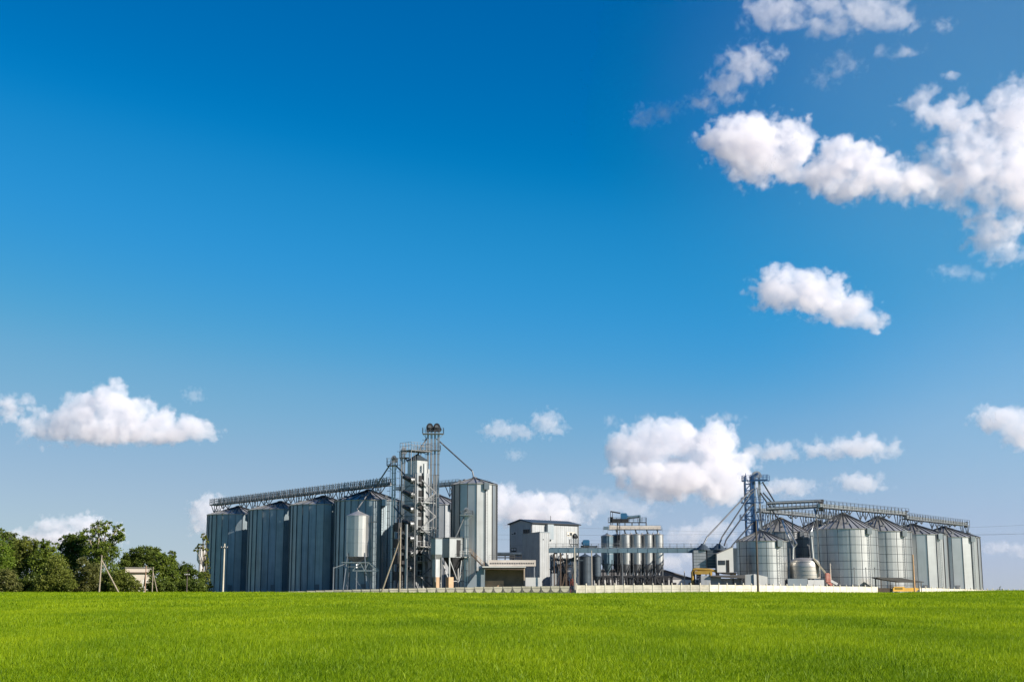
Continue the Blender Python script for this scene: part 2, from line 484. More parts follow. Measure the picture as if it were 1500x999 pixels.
def ground_sheet():
    ys = np.concatenate([np.arange(-60, 20, 8), np.arange(20, 330, 3), np.arange(330, 480, 15), np.array([500, 560, 650, 800, 1100, 1600, 2500, 4000, 7000, 12000, 20000])])
    xs = np.concatenate([-np.array([14000, 7000, 3500, 1800, 900, 500, 320, 240])[:], np.arange(-190, 191, 3.5), np.array([240, 320, 500, 900, 1800, 3500, 7000, 14000])])
    X, Y = np.meshgrid(xs, ys)
    Z = zground(X, Y)
    n, m_ = X.shape
    V = np.stack([X, Y, Z], -1).reshape(-1, 3)
    i = np.arange(n * m_).reshape(n, m_)
    Fq = np.stack([i[:-1, :-1], i[:-1, 1:], i[1:, 1:], i[1:, :-1]], -1).reshape(-1, 4)
    me = bpy.data.meshes.new('ground')
    me.from_pydata(V.tolist(), [], Fq.tolist())
    me.polygons.foreach_set('use_smooth', [True] * len(Fq))
    o = bpy.data.objects.new('ground', me); COL.objects.link(o)
    fy = np.array([fence_line(v)[0] for v in xs])
    yard = ((Y > fy[None] + 2.5) & (Y < 420) & (X > -84) & (X < 138) & ((X > -54) | (Y > 300))).astype(np.float32)
    fa = np.clip((np.hypot(X, Y) - 450) / 400, 0, 1).astype(np.float32)
    af = me.attributes.new('far_fields', 'FLOAT', 'POINT'); af.data.foreach_set('value', fa.ravel())
    at_ = me.attributes.new('yard', 'FLOAT', 'POINT'); at_.data.foreach_set('value', yard.ravel())
    m = bpy.data.materials.new('field_soil'); m.use_nodes = True
    N, L = m.node_tree.nodes, m.node_tree.links
    p = N['Principled BSDF']; p.inputs['Roughness'].default_value = .9; p.inputs['Specular IOR Level'].default_value = .1
    g = N.new('ShaderNodeNewGeometry')
    n1 = N.new('ShaderNodeTexNoise'); n1.inputs['Scale'].default_value = .05; n1.inputs['Detail'].default_value = 8; n1.inputs['Roughness'].default_value = .65
    L.new(g.outputs['Position'], n1.inputs['Vector'])
    cr = N.new('ShaderNodeValToRGB')
    cr.color_ramp.elements[0].position = .35; cr.color_ramp.elements[0].color = (.085, .145, .004, 1)
    cr.color_ramp.elements[1].position = .65; cr.color_ramp.elements[1].color = (.14, .19, .006, 1)
    L.new(n1.outputs['Fac'], cr.inputs[0])
    # bare yard inside the compound
    yd = N.new('ShaderNodeTexNoise'); yd.inputs['Scale'].default_value = .3; yd.inputs['Detail'].default_value = 5
    L.new(g.outputs['Position'], yd.inputs['Vector'])
    yr = N.new('ShaderNodeValToRGB')
    yr.color_ramp.elements[0].color = (.16, .145, .12, 1); yr.color_ramp.elements[1].color = (.26, .24, .2, 1)
    L.new(yd.outputs['Fac'], yr.inputs[0])
    ya = N.new('ShaderNodeAttribute'); ya.attribute_name = 'yard'
    inside = ya.outputs['Fac']
    mx = N.new('ShaderNodeMix'); mx.data_type = 'RGBA'
    L.new(inside, mx.inputs['Factor']); L.new(cr.outputs[0], mx.inputs['A']); L.new(yr.outputs[0], mx.inputs['B'])
    fa_ = N.new('ShaderNodeAttribute'); fa_.attribute_name = 'far_fields'
    m3 = N.new('ShaderNodeMix'); m3.data_type = 'RGBA'; m3.inputs['B'].default_value = (.19, .165, .13, 1)  # unseen far ground toned grey-brown to cut green bounce onto the clouds
    L.new(fa_.outputs['Fac'], m3.inputs['Factor']); L.new(mx.outputs['Result'], m3.inputs['A'])
    L.new(m3.outputs['Result'], p.inputs['Base Color'])
    me.materials.append(m)
    tag(o, kind='structure')
    o['label'] = 'wide flat field rising gently to the grain silos'
    return o


def grass():
    """young wheat: every blade a bent, tapering strip; thinner and denser near the camera"""
    def zone(y0, y1, per_m2, w, h, segs):
        # sample the wedge the camera can see, with a margin to both sides
        A = lambda y: 0.41 * y + 3
        n = int(per_m2 * (0.41 * (y1 * y1 - y0 * y0) + 6 * (y1 - y0)))
        y = np.sqrt(rng.uniform(y0 * y0, y1 * y1, n))
        x = rng.uniform(-1, 1, n) * A(y)
        # drill rows drift and thin out in places
        dens = 0.5 + 0.5 * np.sin(x * 1.3 + 1.3 * np.sin(y * .61) + y * .77) * np.sin(y * 1.13 + 2.1 * np.sin(x * .47))
        keep = rng.uniform(0, 1, n) < 0.42 + 0.58 * dens
        x, y = x[keep], y[keep]; n = len(x)
        z = zfield(x, y) - 0.02
        a = rng.uniform(0, 2 * pi, n)
        patch = 1 + .14 * np.sin(x * .75 + 2 * np.sin(y * .31)) * np.sin(y * .67 + x * .35)
        hh = h * rng.uniform(.6, 1.25, n) * patch
        ww = w * rng.uniform(.7, 1.3, n)
        lean = hh * rng.uniform(.1, .75, n)
        la = rng.uniform(0, 2 * pi, n)
        dx, dy = np.cos(a) * ww / 2, np.sin(a) * ww / 2
        lx, ly = np.cos(la) * lean + .1 * hh, np.sin(la) * lean
        if segs == 2:
            P = np.stack([
                np.stack([x - dx, y - dy, z], -1), np.stack([x + dx, y + dy, z], -1),
                np.stack([x + dx * .8 + lx * .35, y + dy * .8 + ly * .35, z + hh * .6], -1), np.stack([x - dx * .8 + lx * .35, y - dy * .8 + ly * .35, z + hh * .6], -1),
                np.stack([x + lx, y + ly, z + hh * .95], -1)], 1)
            loops = np.array([0, 1, 2, 3, 3, 2, 4]); sizes = np.array([4, 3])
        else:
            P = np.stack([
                np.stack([x - dx, y - dy, z], -1), np.stack([x + dx, y + dy, z], -1),
                np.stack([x + lx * .8, y + ly * .8, z + hh], -1)], 1)
            loops = np.array([0, 1, 2]); sizes = np.array([3])
        k = P.shape[1]
        return P.reshape(-1, 3), (loops[None] + (np.arange(n) * k)[:, None]).ravel(), np.tile(sizes, n)
    zs = [zone(21, 34, 950, .012, .14, 2), zone(34, 60, 420, .017, .16, 1), zone(60, 110, 130, .030, .19, 1), zone(110, 180, 38, .06, .26, 1), zone(180, 272, 15, .10, .32, 1), zone(255, 273, 3.5, .09, .42, 1), zone(22, 45, 6, .016, .27, 2)]
    off = 0; V, Lp, S = [], [], []
    for v, l, s_ in zs:
        V.append(v); Lp.append(l + off); S.append(s_); off += len(v)
    V = np.concatenate(V).astype(np.float32); Lp = np.concatenate(Lp).astype(np.int32); S = np.concatenate(S)
    me = bpy.data.meshes.new('grass')
    me.vertices.add(len(V)); me.vertices.foreach_set('co', V.ravel())
    me.loops.add(len(Lp)); me.loops.foreach_set('vertex_index', Lp)
    me.polygons.add(len(S)); me.polygons.foreach_set('loop_start', np.concatenate([[0], np.cumsum(S)[:-1]]).astype(np.int32))
    me.update(calc_edges=True)
    o = bpy.data.objects.new('grass', me); COL.objects.link(o)
    m = bpy.data.materials.new('young_wheat'); m.use_nodes = True
    N, L = m.node_tree.nodes, m.node_tree.links
    N.remove(N['Principled BSDF'])
    g = N.new('ShaderNodeNewGeometry')
    n1 = N.new('ShaderNodeTexNoise'); n1.inputs['Scale'].default_value = .09; n1.inputs['Detail'].default_value = 6; n1.inputs['Roughness'].default_value = .6
    mp = N.new('ShaderNodeMapping'); mp.inputs['Scale'].default_value = (1.6, .55, 1)
    L.new(g.outputs['Position'], mp.inputs[0]); L.new(mp.outputs[0], n1.inputs['Vector'])
    ad = N.new('ShaderNodeMath'); ad.operation = 'MULTIPLY_ADD'
    n2 = N.new('ShaderNodeTexNoise'); n2.inputs['Scale'].default_value = .022; n2.inputs['Detail'].default_value = 3
    mp2 = N.new('ShaderNodeMapping'); mp2.inputs['Scale'].default_value = (1.0, .4, 0)
    L.new(g.outputs['Position'], mp2.inputs[0]); L.new(mp2.outputs[0], n2.inputs['Vector'])
    a2 = N.new('ShaderNodeMath'); a2.operation = 'MULTIPLY_ADD'
    L.new(n2.outputs['Fac'], a2.inputs[0]); a2.inputs[1].default_value = .5; a2.inputs[2].default_value = -.25
    a3 = N.new('ShaderNodeMath'); a3.operation = 'ADD'
    L.new(n1.outputs['Fac'], a3.inputs[0]); L.new(a2.outputs[0], a3.inputs[1])
    L.new(g.outputs['Random Per Island'], ad.inputs[0]); ad.inputs[1].default_value = .40; L.new(a3.outputs[0], ad.inputs[2])
    cr = N.new('ShaderNodeValToRGB'); e = cr.color_ramp.elements
    e[0].position = .42; e[0].color = (.106, .194, .003, 1)
    e[1].position = .95; e[1].color = (.37, .455, .009, 1)
    e2 = e.new(.68); e2.color = (.212, .314, .004, 1)
    L.new(ad.outputs[0], cr.inputs[0])
    df = N.new('ShaderNodeBsdfDiffuse'); tr = N.new('ShaderNodeBsdfTranslucent'); gl = N.new('ShaderNodeBsdfGlossy')
    gl.inputs['Roughness'].default_value = .5; gl.inputs['Color'].default_value = (.8, .9, .7, 1)
    L.new(cr.outputs[0], df.inputs[0]); L.new(cr.outputs[0], tr.inputs[0])
    m1 = N.new('ShaderNodeMixShader'); m1.inputs[0].default_value = .45
    L.new(df.outputs[0], m1.inputs[1]); L.new(tr.outputs[0], m1.inputs[2])
    m2 = N.new('ShaderNodeMixShader'); m2.inputs[0].default_value = .012
    L.new(m1.outputs[0], m2.inputs[1]); L.new(gl.outputs[0], m2.inputs[2])
    L.new(m2.outputs[0], N['Material Output'].inputs[0])
    me.materials.append(m)
    tag(o, 'bright green young wheat covering the whole field', 'grass', kind='stuff')
    return o


ground_sheet()
grass()
# ------------------------------------------------------------------ materials of the plant
GALVB = mat('dull_galvanised_steel', (.255, .31, .34), .42, .8, var=.12, scale=.35, dirt=(.10, .10, .10), dirt_amt=.45, streak=True)  # blue cast in the base colour stands in for reflected sky
GALV = mat('galvanised_steel', (.33, .34, .35), .42, .78, var=.10, scale=.35, dirt=(.20, .19, .17), dirt_amt=.45, streak=True)
GALV2 = mat('weathered_galvanised_steel', (.33, .345, .36), .5, .7, var=.14, scale=.5, dirt=(.15, .14, .13), dirt_amt=.5, streak=True)
PALE = mat('pale_zinc_sheet', (.45, .455, .445), .40, .85, var=.08, scale=.35, dirt=(.28, .26, .23), dirt_amt=.45, streak=True)
PALE2 = mat('bright_zinc_sheet', (.56, .56, .545), .34, .85, var=.06, scale=.3, dirt=(.33, .31, .28), dirt_amt=.4, streak=True)
ROOF = mat('roof_sheet', (.43, .42, .40), .45, .7, var=.15, scale=.5, dirt=(.14, .12, .11), dirt_amt=.5)
RIBL = mat('dull_stiffener_steel', (.11, .13, .145), .45, .7, var=.2)
RIBD = mat('dark_stiffener_steel', (.075, .08, .088), .5, .6, var=.2)
FRAME = mat('grey_frame_steel', (.16, .165, .17), .5, .6, var=.2, scale=1)
DARK = mat('dark_steel', (.035, .035, .038), .55, .3, var=.3, scale=1)
BLACK = mat('dark_opening', (.012, .012, .013), .8, 0, var=.1)
BLUEGREY = mat('blue_grey_paint', (.10, .16, .20), .5, .2, var=.1, dirt=(.08, .08, .08), dirt_amt=.4)
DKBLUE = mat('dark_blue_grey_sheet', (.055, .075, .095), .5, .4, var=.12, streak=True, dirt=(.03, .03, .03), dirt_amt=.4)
BLUE = mat('blue_paint', (.006, .055, .16), .45, .1, var=.15, scale=1, dirt=(.05, .06, .08), dirt_amt=.4)
MOTOR = mat('blue_motor_paint', (.02, .10, .20), .4, .1, var=.1)
WHITE = mat('white_paint', (.56, .55, .52), .55, 0, var=.05, dirt=(.42, .40, .36), dirt_amt=.4, streak=True)
CREAM = mat('cream_concrete', (.61, .56, .46), .85, 0, var=.15, scale=.8, dirt=(.36, .30, .22), dirt_amt=.75, bump=.3)
GREYC = mat('grey_concrete', (.17, .16, .14), .9, 0, var=.14, scale=.8, dirt=(.13, .12, .10), dirt_amt=.5, bump=.3)
SCALL = mat('pale_concrete_relief', (.56, .50, .39), .9, 0, var=.12, scale=.9, dirt=(.3, .26, .2), dirt_amt=.5, bump=.3)
PANEL = mat('light_grey_cladding', (.345, .36, .365), .5, .15, var=.08, dirt=(.21, .20, .18), dirt_amt=.55, streak=True)
PANELG = mat('blue_grey_cladding', (.26, .30, .32), .5, .2, var=.06, dirt=(.28, .28, .28), dirt_amt=.4, streak=True)
SHEDIN = mat('brown_rendered_wall', (.42, .335, .25), .85, 0, var=.12, dirt=(.16, .13, .1), dirt_amt=.4)
GALLERY = mat('pale_gallery_sheet', (.50, .45, .39), .7, 0, var=.08, dirt=(.3, .26, .22), dirt_amt=.5)
TAN = mat('tan_concrete', (.42, .28, .17), .85, 0, var=.12, dirt=(.25, .17, .11), dirt_amt=.4)
BROWN = mat('brown_steel', (.10, .07, .05), .6, .2, var=.25, scale=1)
RUST = mat('rusty_red_steel', (.28, .075, .05), .7, .1, var=.25, scale=1, dirt=(.12, .05, .03), dirt_amt=.5)
YELLOW = mat('ochre_paint', (.30, .185, .03), .5, .1, var=.15, dirt=(.2, .13, .04), dirt_amt=.5)
ORANGE = mat('orange_yellow_paint', (.72, .40, .07), .5, 0, var=.12, dirt=(.4, .25, .1), dirt_amt=.4)
WOOD = mat('weathered_pole_wood', (.26, .215, .16), .85, 0, var=.2, scale=2, dirt=(.18, .14, .1), dirt_amt=.5, streak=True)
DKWOOD = mat('dark_tarred_wood', (.07, .055, .045), .8, 0, var=.2, scale=2)
POLEC = mat('concrete_pole', (.45, .40, .33), .85, 0, var=.12)
ROOFD = mat('dark_roof_felt', (.075, .07, .068), .7, 0, var=.15)
ROOFG = mat('grey_roof_slate', (.16, .155, .16), .8, 0, var=.12, dirt=(.1, .09, .085), dirt_amt=.4)
GLASS = mat('window_glass', (.03, .04, .05), .12, 0, var=.1)
PINK = mat('faded_red_paint', (.45, .16, .12), .6, 0, var=.2, dirt=(.5, .42, .36), dirt_amt=.6)
WIRE = mat('wire', (.12, .13, .14), .6, .5)

CT = cos(TH)
RZ = R(40)      # the plant stands turned about 40 degrees to the road


def rad(hw, D):
    return hw * D * CT / F


# ------------------------------------------------------------------ silo
def silo(u, D, hw, v_eave, v_apex, label, facets=28, stiff=True, rings=0, mats=None, group=None, name='grain_silo', rmat=None, z0=0.0, ladder=True, vents=6, ribs=None, platform=False, a0=.11, seams=18):
    r = rad(hw, D)
    x = px(u, D)
    ze, za = pz(v_eave, D), pz(v_apex, D)
    root = empty(name, (x, D, z0), label, 'silo', group)
    ze -= z0; za -= z0
    gm = mats or GALV
    w = MB()
    # wall sheets in courses, each a hair proud of the one above
    nc = rings or 9
    prof = []
    for k in range(nc):
        e = .012 * (nc - k) / nc
        prof += [(r + e, ze * k / nc), (r + e, ze * (k + 1) / nc - .03)]
    w.lathe([(r + e, z) for (e, z) in [(p[0] - r, p[1]) for p in prof]], facets, a0=a0)
    if rings:
        for k in range(1, nc):
            z = ze * k / nc
            w.lathe([(r + .005, z - .045), (r + .05, z - .035), (r + .05, z + .035), (r + .005, z + .045)], facets, m=1, a0=a0)
    if rings:
        for j in range(seams):
            a = a0 + 2 * pi * j / seams
            w.bar(((r + .015) * cos(a), (r + .015) * sin(a), .1), ((r + .015) * cos(a), (r + .015) * sin(a), ze - .05), .085, .085, 1)
    w.build('wall', [gm, RIBD], root, smooth=False)
    if stiff:
        s = MB()
        for j in range(facets):
            a = a0 + 2 * pi * j / facets
            c_, s_ = cos(a), sin(a)
            t = .055
            rr0, rr1 = r - .05, r + .16
            s.add([(rr0 * c_ + t * s_, rr0 * s_ - t * c_, 0), (rr1 * c_ + t * s_, rr1 * s_ - t * c_, 0), (rr1 * c_ - t * s_, rr1 * s_ + t * c_, 0), (rr0 * c_ - t * s_, rr0 * s_ + t * c_, 0),
                   (rr0 * c_ + t * s_, rr0 * s_ - t * c_, ze), (rr1 * c_ + t * s_, rr1 * s_ - t * c_, ze), (rr1 * c_ - t * s_, rr1 * s_ + t * c_, ze), (rr0 * c_ - t * s_, rr0 * s_ + t * c_, ze)],
                  [(0, 1, 5, 4), (1, 2, 6, 5), (2, 3, 7, 6), (4, 5, 6, 7), (3, 2, 1, 0)])
        s.build('wall_stiffener', RIBD if stiff is True else stiff, root)
    f = MB()
    rc = .09 * r
    f.lathe([(r + .22, ze - .12), (r + .24, ze), (rc, za - .25)], facets, a0=a0)
    nr = ribs or facets
    for j in range(nr):
        a = a0 + 2 * pi * j / nr
        f.bar((cos(a) * (r + .24), sin(a) * (r + .24), ze + .05), (cos(a) * rc, sin(a) * rc, za - .2), .12, .2, m=1)
    roof = f.build('roof', [rmat or ROOF, RIBD], root)
    k = MB(); k.lathe([(rc + .15, za - .32), (rc + .15, za - .02), (rc * .5, za + .12), (.01, za + .14)], 14)
    k.build('roof_cap', FRAME, roof)
    if vents:
        for j in range(vents):
            a = a0 + .35 + 2 * pi * j / vents
            rm = r * .72; zm = ze + (za - ze) * (1 - .72) / .91
            v = MB(); v.box(rm * cos(a) - .3, rm * cos(a) + .3, rm * sin(a) - .3, rm * sin(a) + .3, zm - .1, zm + .42)
            v.build('roof_vent', FRAME, roof)
    if ladder:
        a = -pi / 2 + .55
        lx, ly = (r + .35) * cos(a), (r + .35) * sin(a)
        l = MB()
        tx, ty = -sin(a) * .25, cos(a) * .25
        for sg in (-1, 1): l.bar((lx + sg * tx, ly + sg * ty, .3), (lx + sg * tx, ly + sg * ty, ze + .9), .07)
        z = .5
        while z < ze + .6:
            l.bar((lx - tx, ly - ty, z), (lx + tx, ly + ty, z), .04); z += .6
        l.build('ladder', FRAME, root)
        h = MB()
        h.box(lx - .55, lx + .55, ly - .5, ly + .4, ze - 1.3, ze + .15)
        h.build('eave_hatch', gm, root)
    d = MB()
    a = -pi / 2 - .25
    d.prism([(-.55, .4), (.55, .4), (.55, 2.1), (-.55, 2.1)], 'y', -r - .12, -r + .5)
    d.build('door', FRAME, root)
    return root


# ------------------------------------------------------------------ railing, trestle, catwalk
def railing(m, pts, h=1.1, step=1.5, t=.06, mi=0):
    for a, b in zip(pts, pts[1:]):
        a, b = Vector(a), Vector(b)
        n = max(1, round((b - a).length / step))
        for k in range(n + 1):
            p = a.lerp(b, k / n)
            m.bar(p, p + Vector((0, 0, h)), t, t, mi)
        for hh in (h, h * .55):
            m.bar(a + Vector((0, 0, hh)), b + Vector((0, 0, hh)), t * .8, t * .8, mi)


def catwalk(p, q, label, cat='conveyor', trough=PALE, deck=FRAME, rail=FRAME, supports=(), w=1.3, h=.85, name='roof_conveyor', group=None, hood=True, rail_h=1.15, rail_step=1.4, rail_t=.07, drive=True, sup=None, hoops=None):
    """horizontal chain conveyor with a railed walkway; p, q are the ends at the underside"""
    p, q = Vector(p), Vector(q)
    root = empty(name, p, label, cat, group)
    d = q - p
    ln = Vector((d.x, d.y, 0)).normalized()
    nn = Vector((ln.y, -ln.x, 0))          # towards the camera side
    if nn.y > 0: nn = -nn
    o = Vector((0, 0, 0))
    t = MB()
    t.bar(o + Vector((0, 0, h / 2)), d + Vector((0, 0, h / 2)), .62, h)
    n = max(2, int(d.length / 2.2))
    for k in range(n + 1):
        c_ = o.lerp(d, k / n)
        t.bar(c_ + nn * .36 + Vector((0, 0, 0)), c_ + nn * .36 + Vector((0, 0, h + .06)), .08, .1, 1)
        t.bar(c_ - nn * .36 + Vector((0, 0, 0)), c_ - nn * .36 + Vector((0, 0, h + .06)), .08, .1, 1)
    t.build('trough', [trough, FRAME], root)
    if hoops:          # pipe hoops guarding the walkway on both sides
        hp = MB()
        n = int(d.length / 1.35)
        for k in range(n + 1):
            c_ = o.lerp(d, k / n)
            for s in (-1, 1):
                hp.bar(c_ + nn * s * (w * .5 + .5), c_ + nn * s * (w * .5 + .5) + Vector((0, 0, 1.8)), .14)
            hp.bar(c_ + nn * (w * .5 + .5) + Vector((0, 0, -.05)), c_ - nn * (w * .5 + .5) + Vector((0, 0, -.05)), .14)
        hp.build('hoop', hoops, root)
    g = MB()
    for s in (-1, 1):
        g.bar(nn * s * (w * .5 + .1) + Vector((0, 0, .08)), d + nn * s * (w * .5 + .1) + Vector((0, 0, .08)), .55, .1)
        g.bar(nn * s * (w * .5 + .4) + Vector((0, 0, 0)), d + nn * s * (w * .5 + .4) + Vector((0, 0, 0)), .12, .22)
    g.build('walkway', deck, root)
    r_ = MB()
    for s in (-1, 1):
        e = nn * s * (w * .5 + .4) + Vector((0, 0, .12))
        railing(r_, [o + e, d + e], rail_h, rail_step, rail_t)
    r_.build('railing', rail, root)
    if drive:
        m = MB()
        m.bar(d * .985 + Vector((0, 0, .1)), d * .985 + ln * 1.1 + Vector((0, 0, .1)), .8, 1.1)
        m.tube([d + ln * .4 + Vector((0, 0, 1.0)), d + ln * 1.2 + Vector((0, 0, 1.0))], .25, 10)
        m.build('drive_unit', FRAME, root)
    for (tt, zl) in supports:      # V-shaped trestle at fraction tt, feet at world height zl
        c_ = o.lerp(d, tt)
        drop = p.z + d.z * tt - zl
        m = MB()
        for s in (-1, 1):
            top = c_ + nn * s * .7
            m.bar(top, top + Vector((0, 0, -drop)), .18, .18)
            m.bar(top - ln * 1.9, top + Vector((0, 0, -drop * .95)), .15, .15)
            m.bar(top + ln * 1.9, top + Vector((0, 0, -drop * .95)), .15, .15)
        m.bar(c_ + nn * .7 + Vector((0, 0, -drop * .5)), c_ - nn * .7 + Vector((0, 0, -drop * .5)), .08, .08)
        m.build('trestle', sup or FRAME, root)
    return root


# ------------------------------------------------------------------ bucket elevator
def elevator(x, y, zt, label, group=None, gap=.75, leg=.42, legs=1, lm=PALE, hm=GALV2, pm=FRAME, plat=None, plat_w=1.4, z0=0.0, spouts=(), ladder=True, name='bucket_elevator', cat='elevator', sep=1.45, hs=1.0, rz=0.0, ladder_side=-1, pmat=None, spm=None):
    root = empty(name, (x, y, z0), label, cat, group, rz)
    for L_ in range(legs):
        ox = (L_ - (legs - 1) / 2) * sep
        m = MB()
        H = zt - z0 - 1.5 * hs
        for s in (-1, 1):
            cx_ = ox + s * gap / 2
            m.box(cx_ - leg / 2, cx_ + leg / 2, -leg / 2, leg / 2, .6, H)
            z = 2.4
            while z < H - .5:
                m.box(cx_ - leg / 2 - .05, cx_ + leg / 2 + .05, -leg / 2 - .05, leg / 2 + .05, z, z + .1, 1); z += 2.4
        m.build('elevator_leg', [lm, FRAME], root)
        h = MB()
        hw = gap / 2 + leg / 2 + .12
        out = [(-hw, H - .05), (hw, H - .05), (hw + .28 * hs, H + .35 * hs), (hw + .05, H + .8 * hs)] + [(hw * cos(a), H + .8 * hs + (.7 * hs) * sin(a)) for a in [k * pi / 8 for k in range(1, 8)]] + [(-hw - .05, H + .8 * hs)]
        h.prism([(a + ox, b) for a, b in out], 'y', -leg / 2 - .15, leg / 2 + .15)
        hd = h.build('elevator_head', hm, root)
        mo = MB(); mo.tube([(ox, -leg / 2 - .85, H + .8 * hs), (ox, -leg / 2 - .15, H + .8 * hs)], .3 * hs, 10)
        mo.build('drive_motor', pm, hd)
        b = MB(); b.prism([(ox - hw, 0), (ox + hw, 0), (ox + hw + .25, .5), (ox + hw, .95), (ox - hw, .95), (ox - hw - .25, .5)], 'y', -leg / 2 - .12, leg / 2 + .12)
        b.build('elevator_boot', hm, root)
    ext = (legs - 1) / 2 * sep + gap / 2 + leg / 2
    for (zp, w_l, w_r, h_rail) in (plat or [(zt - z0 - 1.9 * hs, plat_w, plat_w, 1.1)]):
        m = MB()
        m.box(-ext - w_l, ext + w_r, -1.15, -leg / 2 - .02, zp, zp + .12)
        m.box(-ext - w_l, ext + w_r, leg / 2 + .02, 1.15, zp, zp + .12)
        m.box(-ext - w_l, -ext - .02, -leg / 2 - .02, leg / 2 + .02, zp, zp + .12)
        m.box(ext + .02, ext + w_r, -leg / 2 - .02, leg / 2 + .02, zp, zp + .12)
        for s in (-1, 1):
            m.bar((s * ext, 0, zp - .9), (s * (ext + (w_r if s > 0 else w_l) * .95), 0, zp), .1)
        pl = m.build('platform', pmat or pm, root)
        m = MB()
        railing(m, [(-ext - w_l, -1.15, zp + .1), (ext + w_r, -1.15, zp + .1), (ext + w_r, 1.15, zp + .1), (-ext - w_l, 1.15, zp + .1), (-ext - w_l, -1.15, zp + .1)], h_rail, 1.0, .06)
        m.build('railing', pm, pl)
    if ladder:
        m = MB()
        lx = ladder_side * (ext + .35)
        top = zt - z0 - 1.9 * hs + 1.0
        for s in (-1, 1): m.bar((lx, s * .22, .2), (lx, s * .22, top), .06)
        z = .6
        while z < top:
            m.bar((lx, -.22, z), (lx, .22, z), .04); z += .45
        z = 3
        while z < top:
            ring = [(lx + ladder_side * .38 * (1 - cos(a)), .38 * sin(a), z) for a in [k * pi / 4 for k in range(-3, 4)]]
            for a, b in zip(ring, ring[1:]): m.bar(a, b, .05)
            z += 1.5
        m.build('ladder', pm, root)
    Rm = Matrix.Rotation(-rz, 3, 'Z')
    for pts in spouts:            # world points
        m = MB()
        m.tube([Rm @ (Vector(p) - Vector((x, y, z0))) for p in pts], .17, 8)
        m.build('spout', spm or FRAME, root)
    return root


# ------------------------------------------------------------------ hopper bin on a stand
def hopper_bin(x, y, r, zt, ze, zc, zo, label, group=None, wm=PALE, hm=GALV2, facets=20, legs=4, name='hopper_bin', lm=FRAME, bands=3, leg_out=0.0, cap=True):
    root = empty(name, (x, y, 0), label, 'hopper bin', group)
    m = MB(); m.lathe([(r, zc), (r, ze)], facets)
    for k in range(1, bands):
        z = zc + (ze - zc) * k / bands
        m.lathe([(r, z - .05), (r + .03, z - .04), (r + .03, z + .04), (r, z + .05)], facets, m=1)
    m.build('wall', [wm, GALV2], root, smooth=False)
    m = MB(); m.lathe([(r + .08, ze - .06), (r + .08, ze), (.18, zt - .15), (.18, zt), (.01, zt)], facets)
    m.build('roof', ROOF, root)
    m = MB(); m.lathe([(r + .03, zc + .08), (r + .03, zc - .05), (.28, zo + .4), (.28, zo), (.01, zo)], facets)
    m.build('hopper', hm, root)
    for k in range(legs):
        a = pi / 4 + 2 * pi * k / legs
        m = MB()
        m.bar((cos(a) * (r + .04), sin(a) * (r + .04), zc + .8), (cos(a) * (r + .04 + leg_out), sin(a) * (r + .04 + leg_out), 0), .16)
        m.build('leg', lm, root)
    m = MB()
    zb = zo * .55
    c = [(cos(pi / 4 + 2 * pi * k / legs) * (r + .04), sin(pi / 4 + 2 * pi * k / legs) * (r + .04)) for k in range(legs)]
    for k in range(legs):
        a, b = c[k], c[(k + 1) % legs]
        m.bar((*a, zo * .95), (*b, zo * .95), .1)
        m.bar((*a, zo * .95), (*b, .4), .07)
    m.build('brace', lm, root)
    return root


def pole(u, v_top, D, label, m=WOOD, r=.16, brace=None, cross=(), z0=None, group=None, lean=0.0, ins=True):
    x = px(u, D)
    zb = float(zground(np.array([x]), np.array([float(D)]))[0]) - .1 if z0 is None else z0
    root = empty('utility_pole', (x, D, zb), label, 'pole', group)
    h = pz(v_top, D) - zb
    s = MB(); s.tube([(0, 0, 0), (lean * h, 0, h)], [r, r * .7], 10); s.build('shaft', m, root)
    if brace:
        ub, vt = brace
        zt = pz(vt, D) - zb
        b = MB(); b.tube([(px(ub, D) - x, .3, 0), (lean * zt, 0.05, zt)], [r * .9, r * .75], 8); b.build('brace', m, root)
    for (v, hw) in cross:
        zc_ = pz(v, D) - zb
        c = MB(); c.bar((-hw, -.16, zc_), (hw, -.16, zc_), .11); a = c.build('crossarm', DKWOOD, root)
        for k in (-.9, -.3, .3, .9):
            i = MB(); i.lathe([(.05, zc_ + .05), (.07, zc_ + .16), (.04, zc_ + .26), (.0, zc_ + .27)], 8, (k * hw, -.16)); i.build('insulator', WHITE, a)
    return root
# ------------------------------------------------------------------ left: the row of four tall silos
GL = 'row of tall silos on the left'
silo(346, 366, 45, 755, 741, 'leftmost and farthest of the four tall grey silos, beside the trees', group=GL, mats=GALVB, stiff=RIBL)
silo(408, 348, 47, 748, 734, 'second tall grey silo from the left end of the row', group=GL, a0=.05, mats=GALVB, stiff=RIBL)
silo(471, 332, 49, 741, 726, 'third tall grey silo from the left, between the pole and the small hopper tank', group=GL, a0=.16, mats=GALVB, stiff=RIBL)
silo(538, 318, 50, 735, 717, 'nearest tall silo of the left row, standing behind the small raised tank', group=GL, a0=.02, mats=GALVB, stiff=RIBL)
# two more of the kind behind the dryer, and the slim one in front
silo(640, 352, 43, 741, 724, 'grey silo half hidden between the dryer tower and the tall ribbed silo', facets=28, a0=.08)
silo(694.5, 306, 33.5, 710.5, 699, 'tallest silo, slim with dark vertical ribs, fed by a long slanting pipe', facets=16, mats=PALE, a0=.12, vents=4)

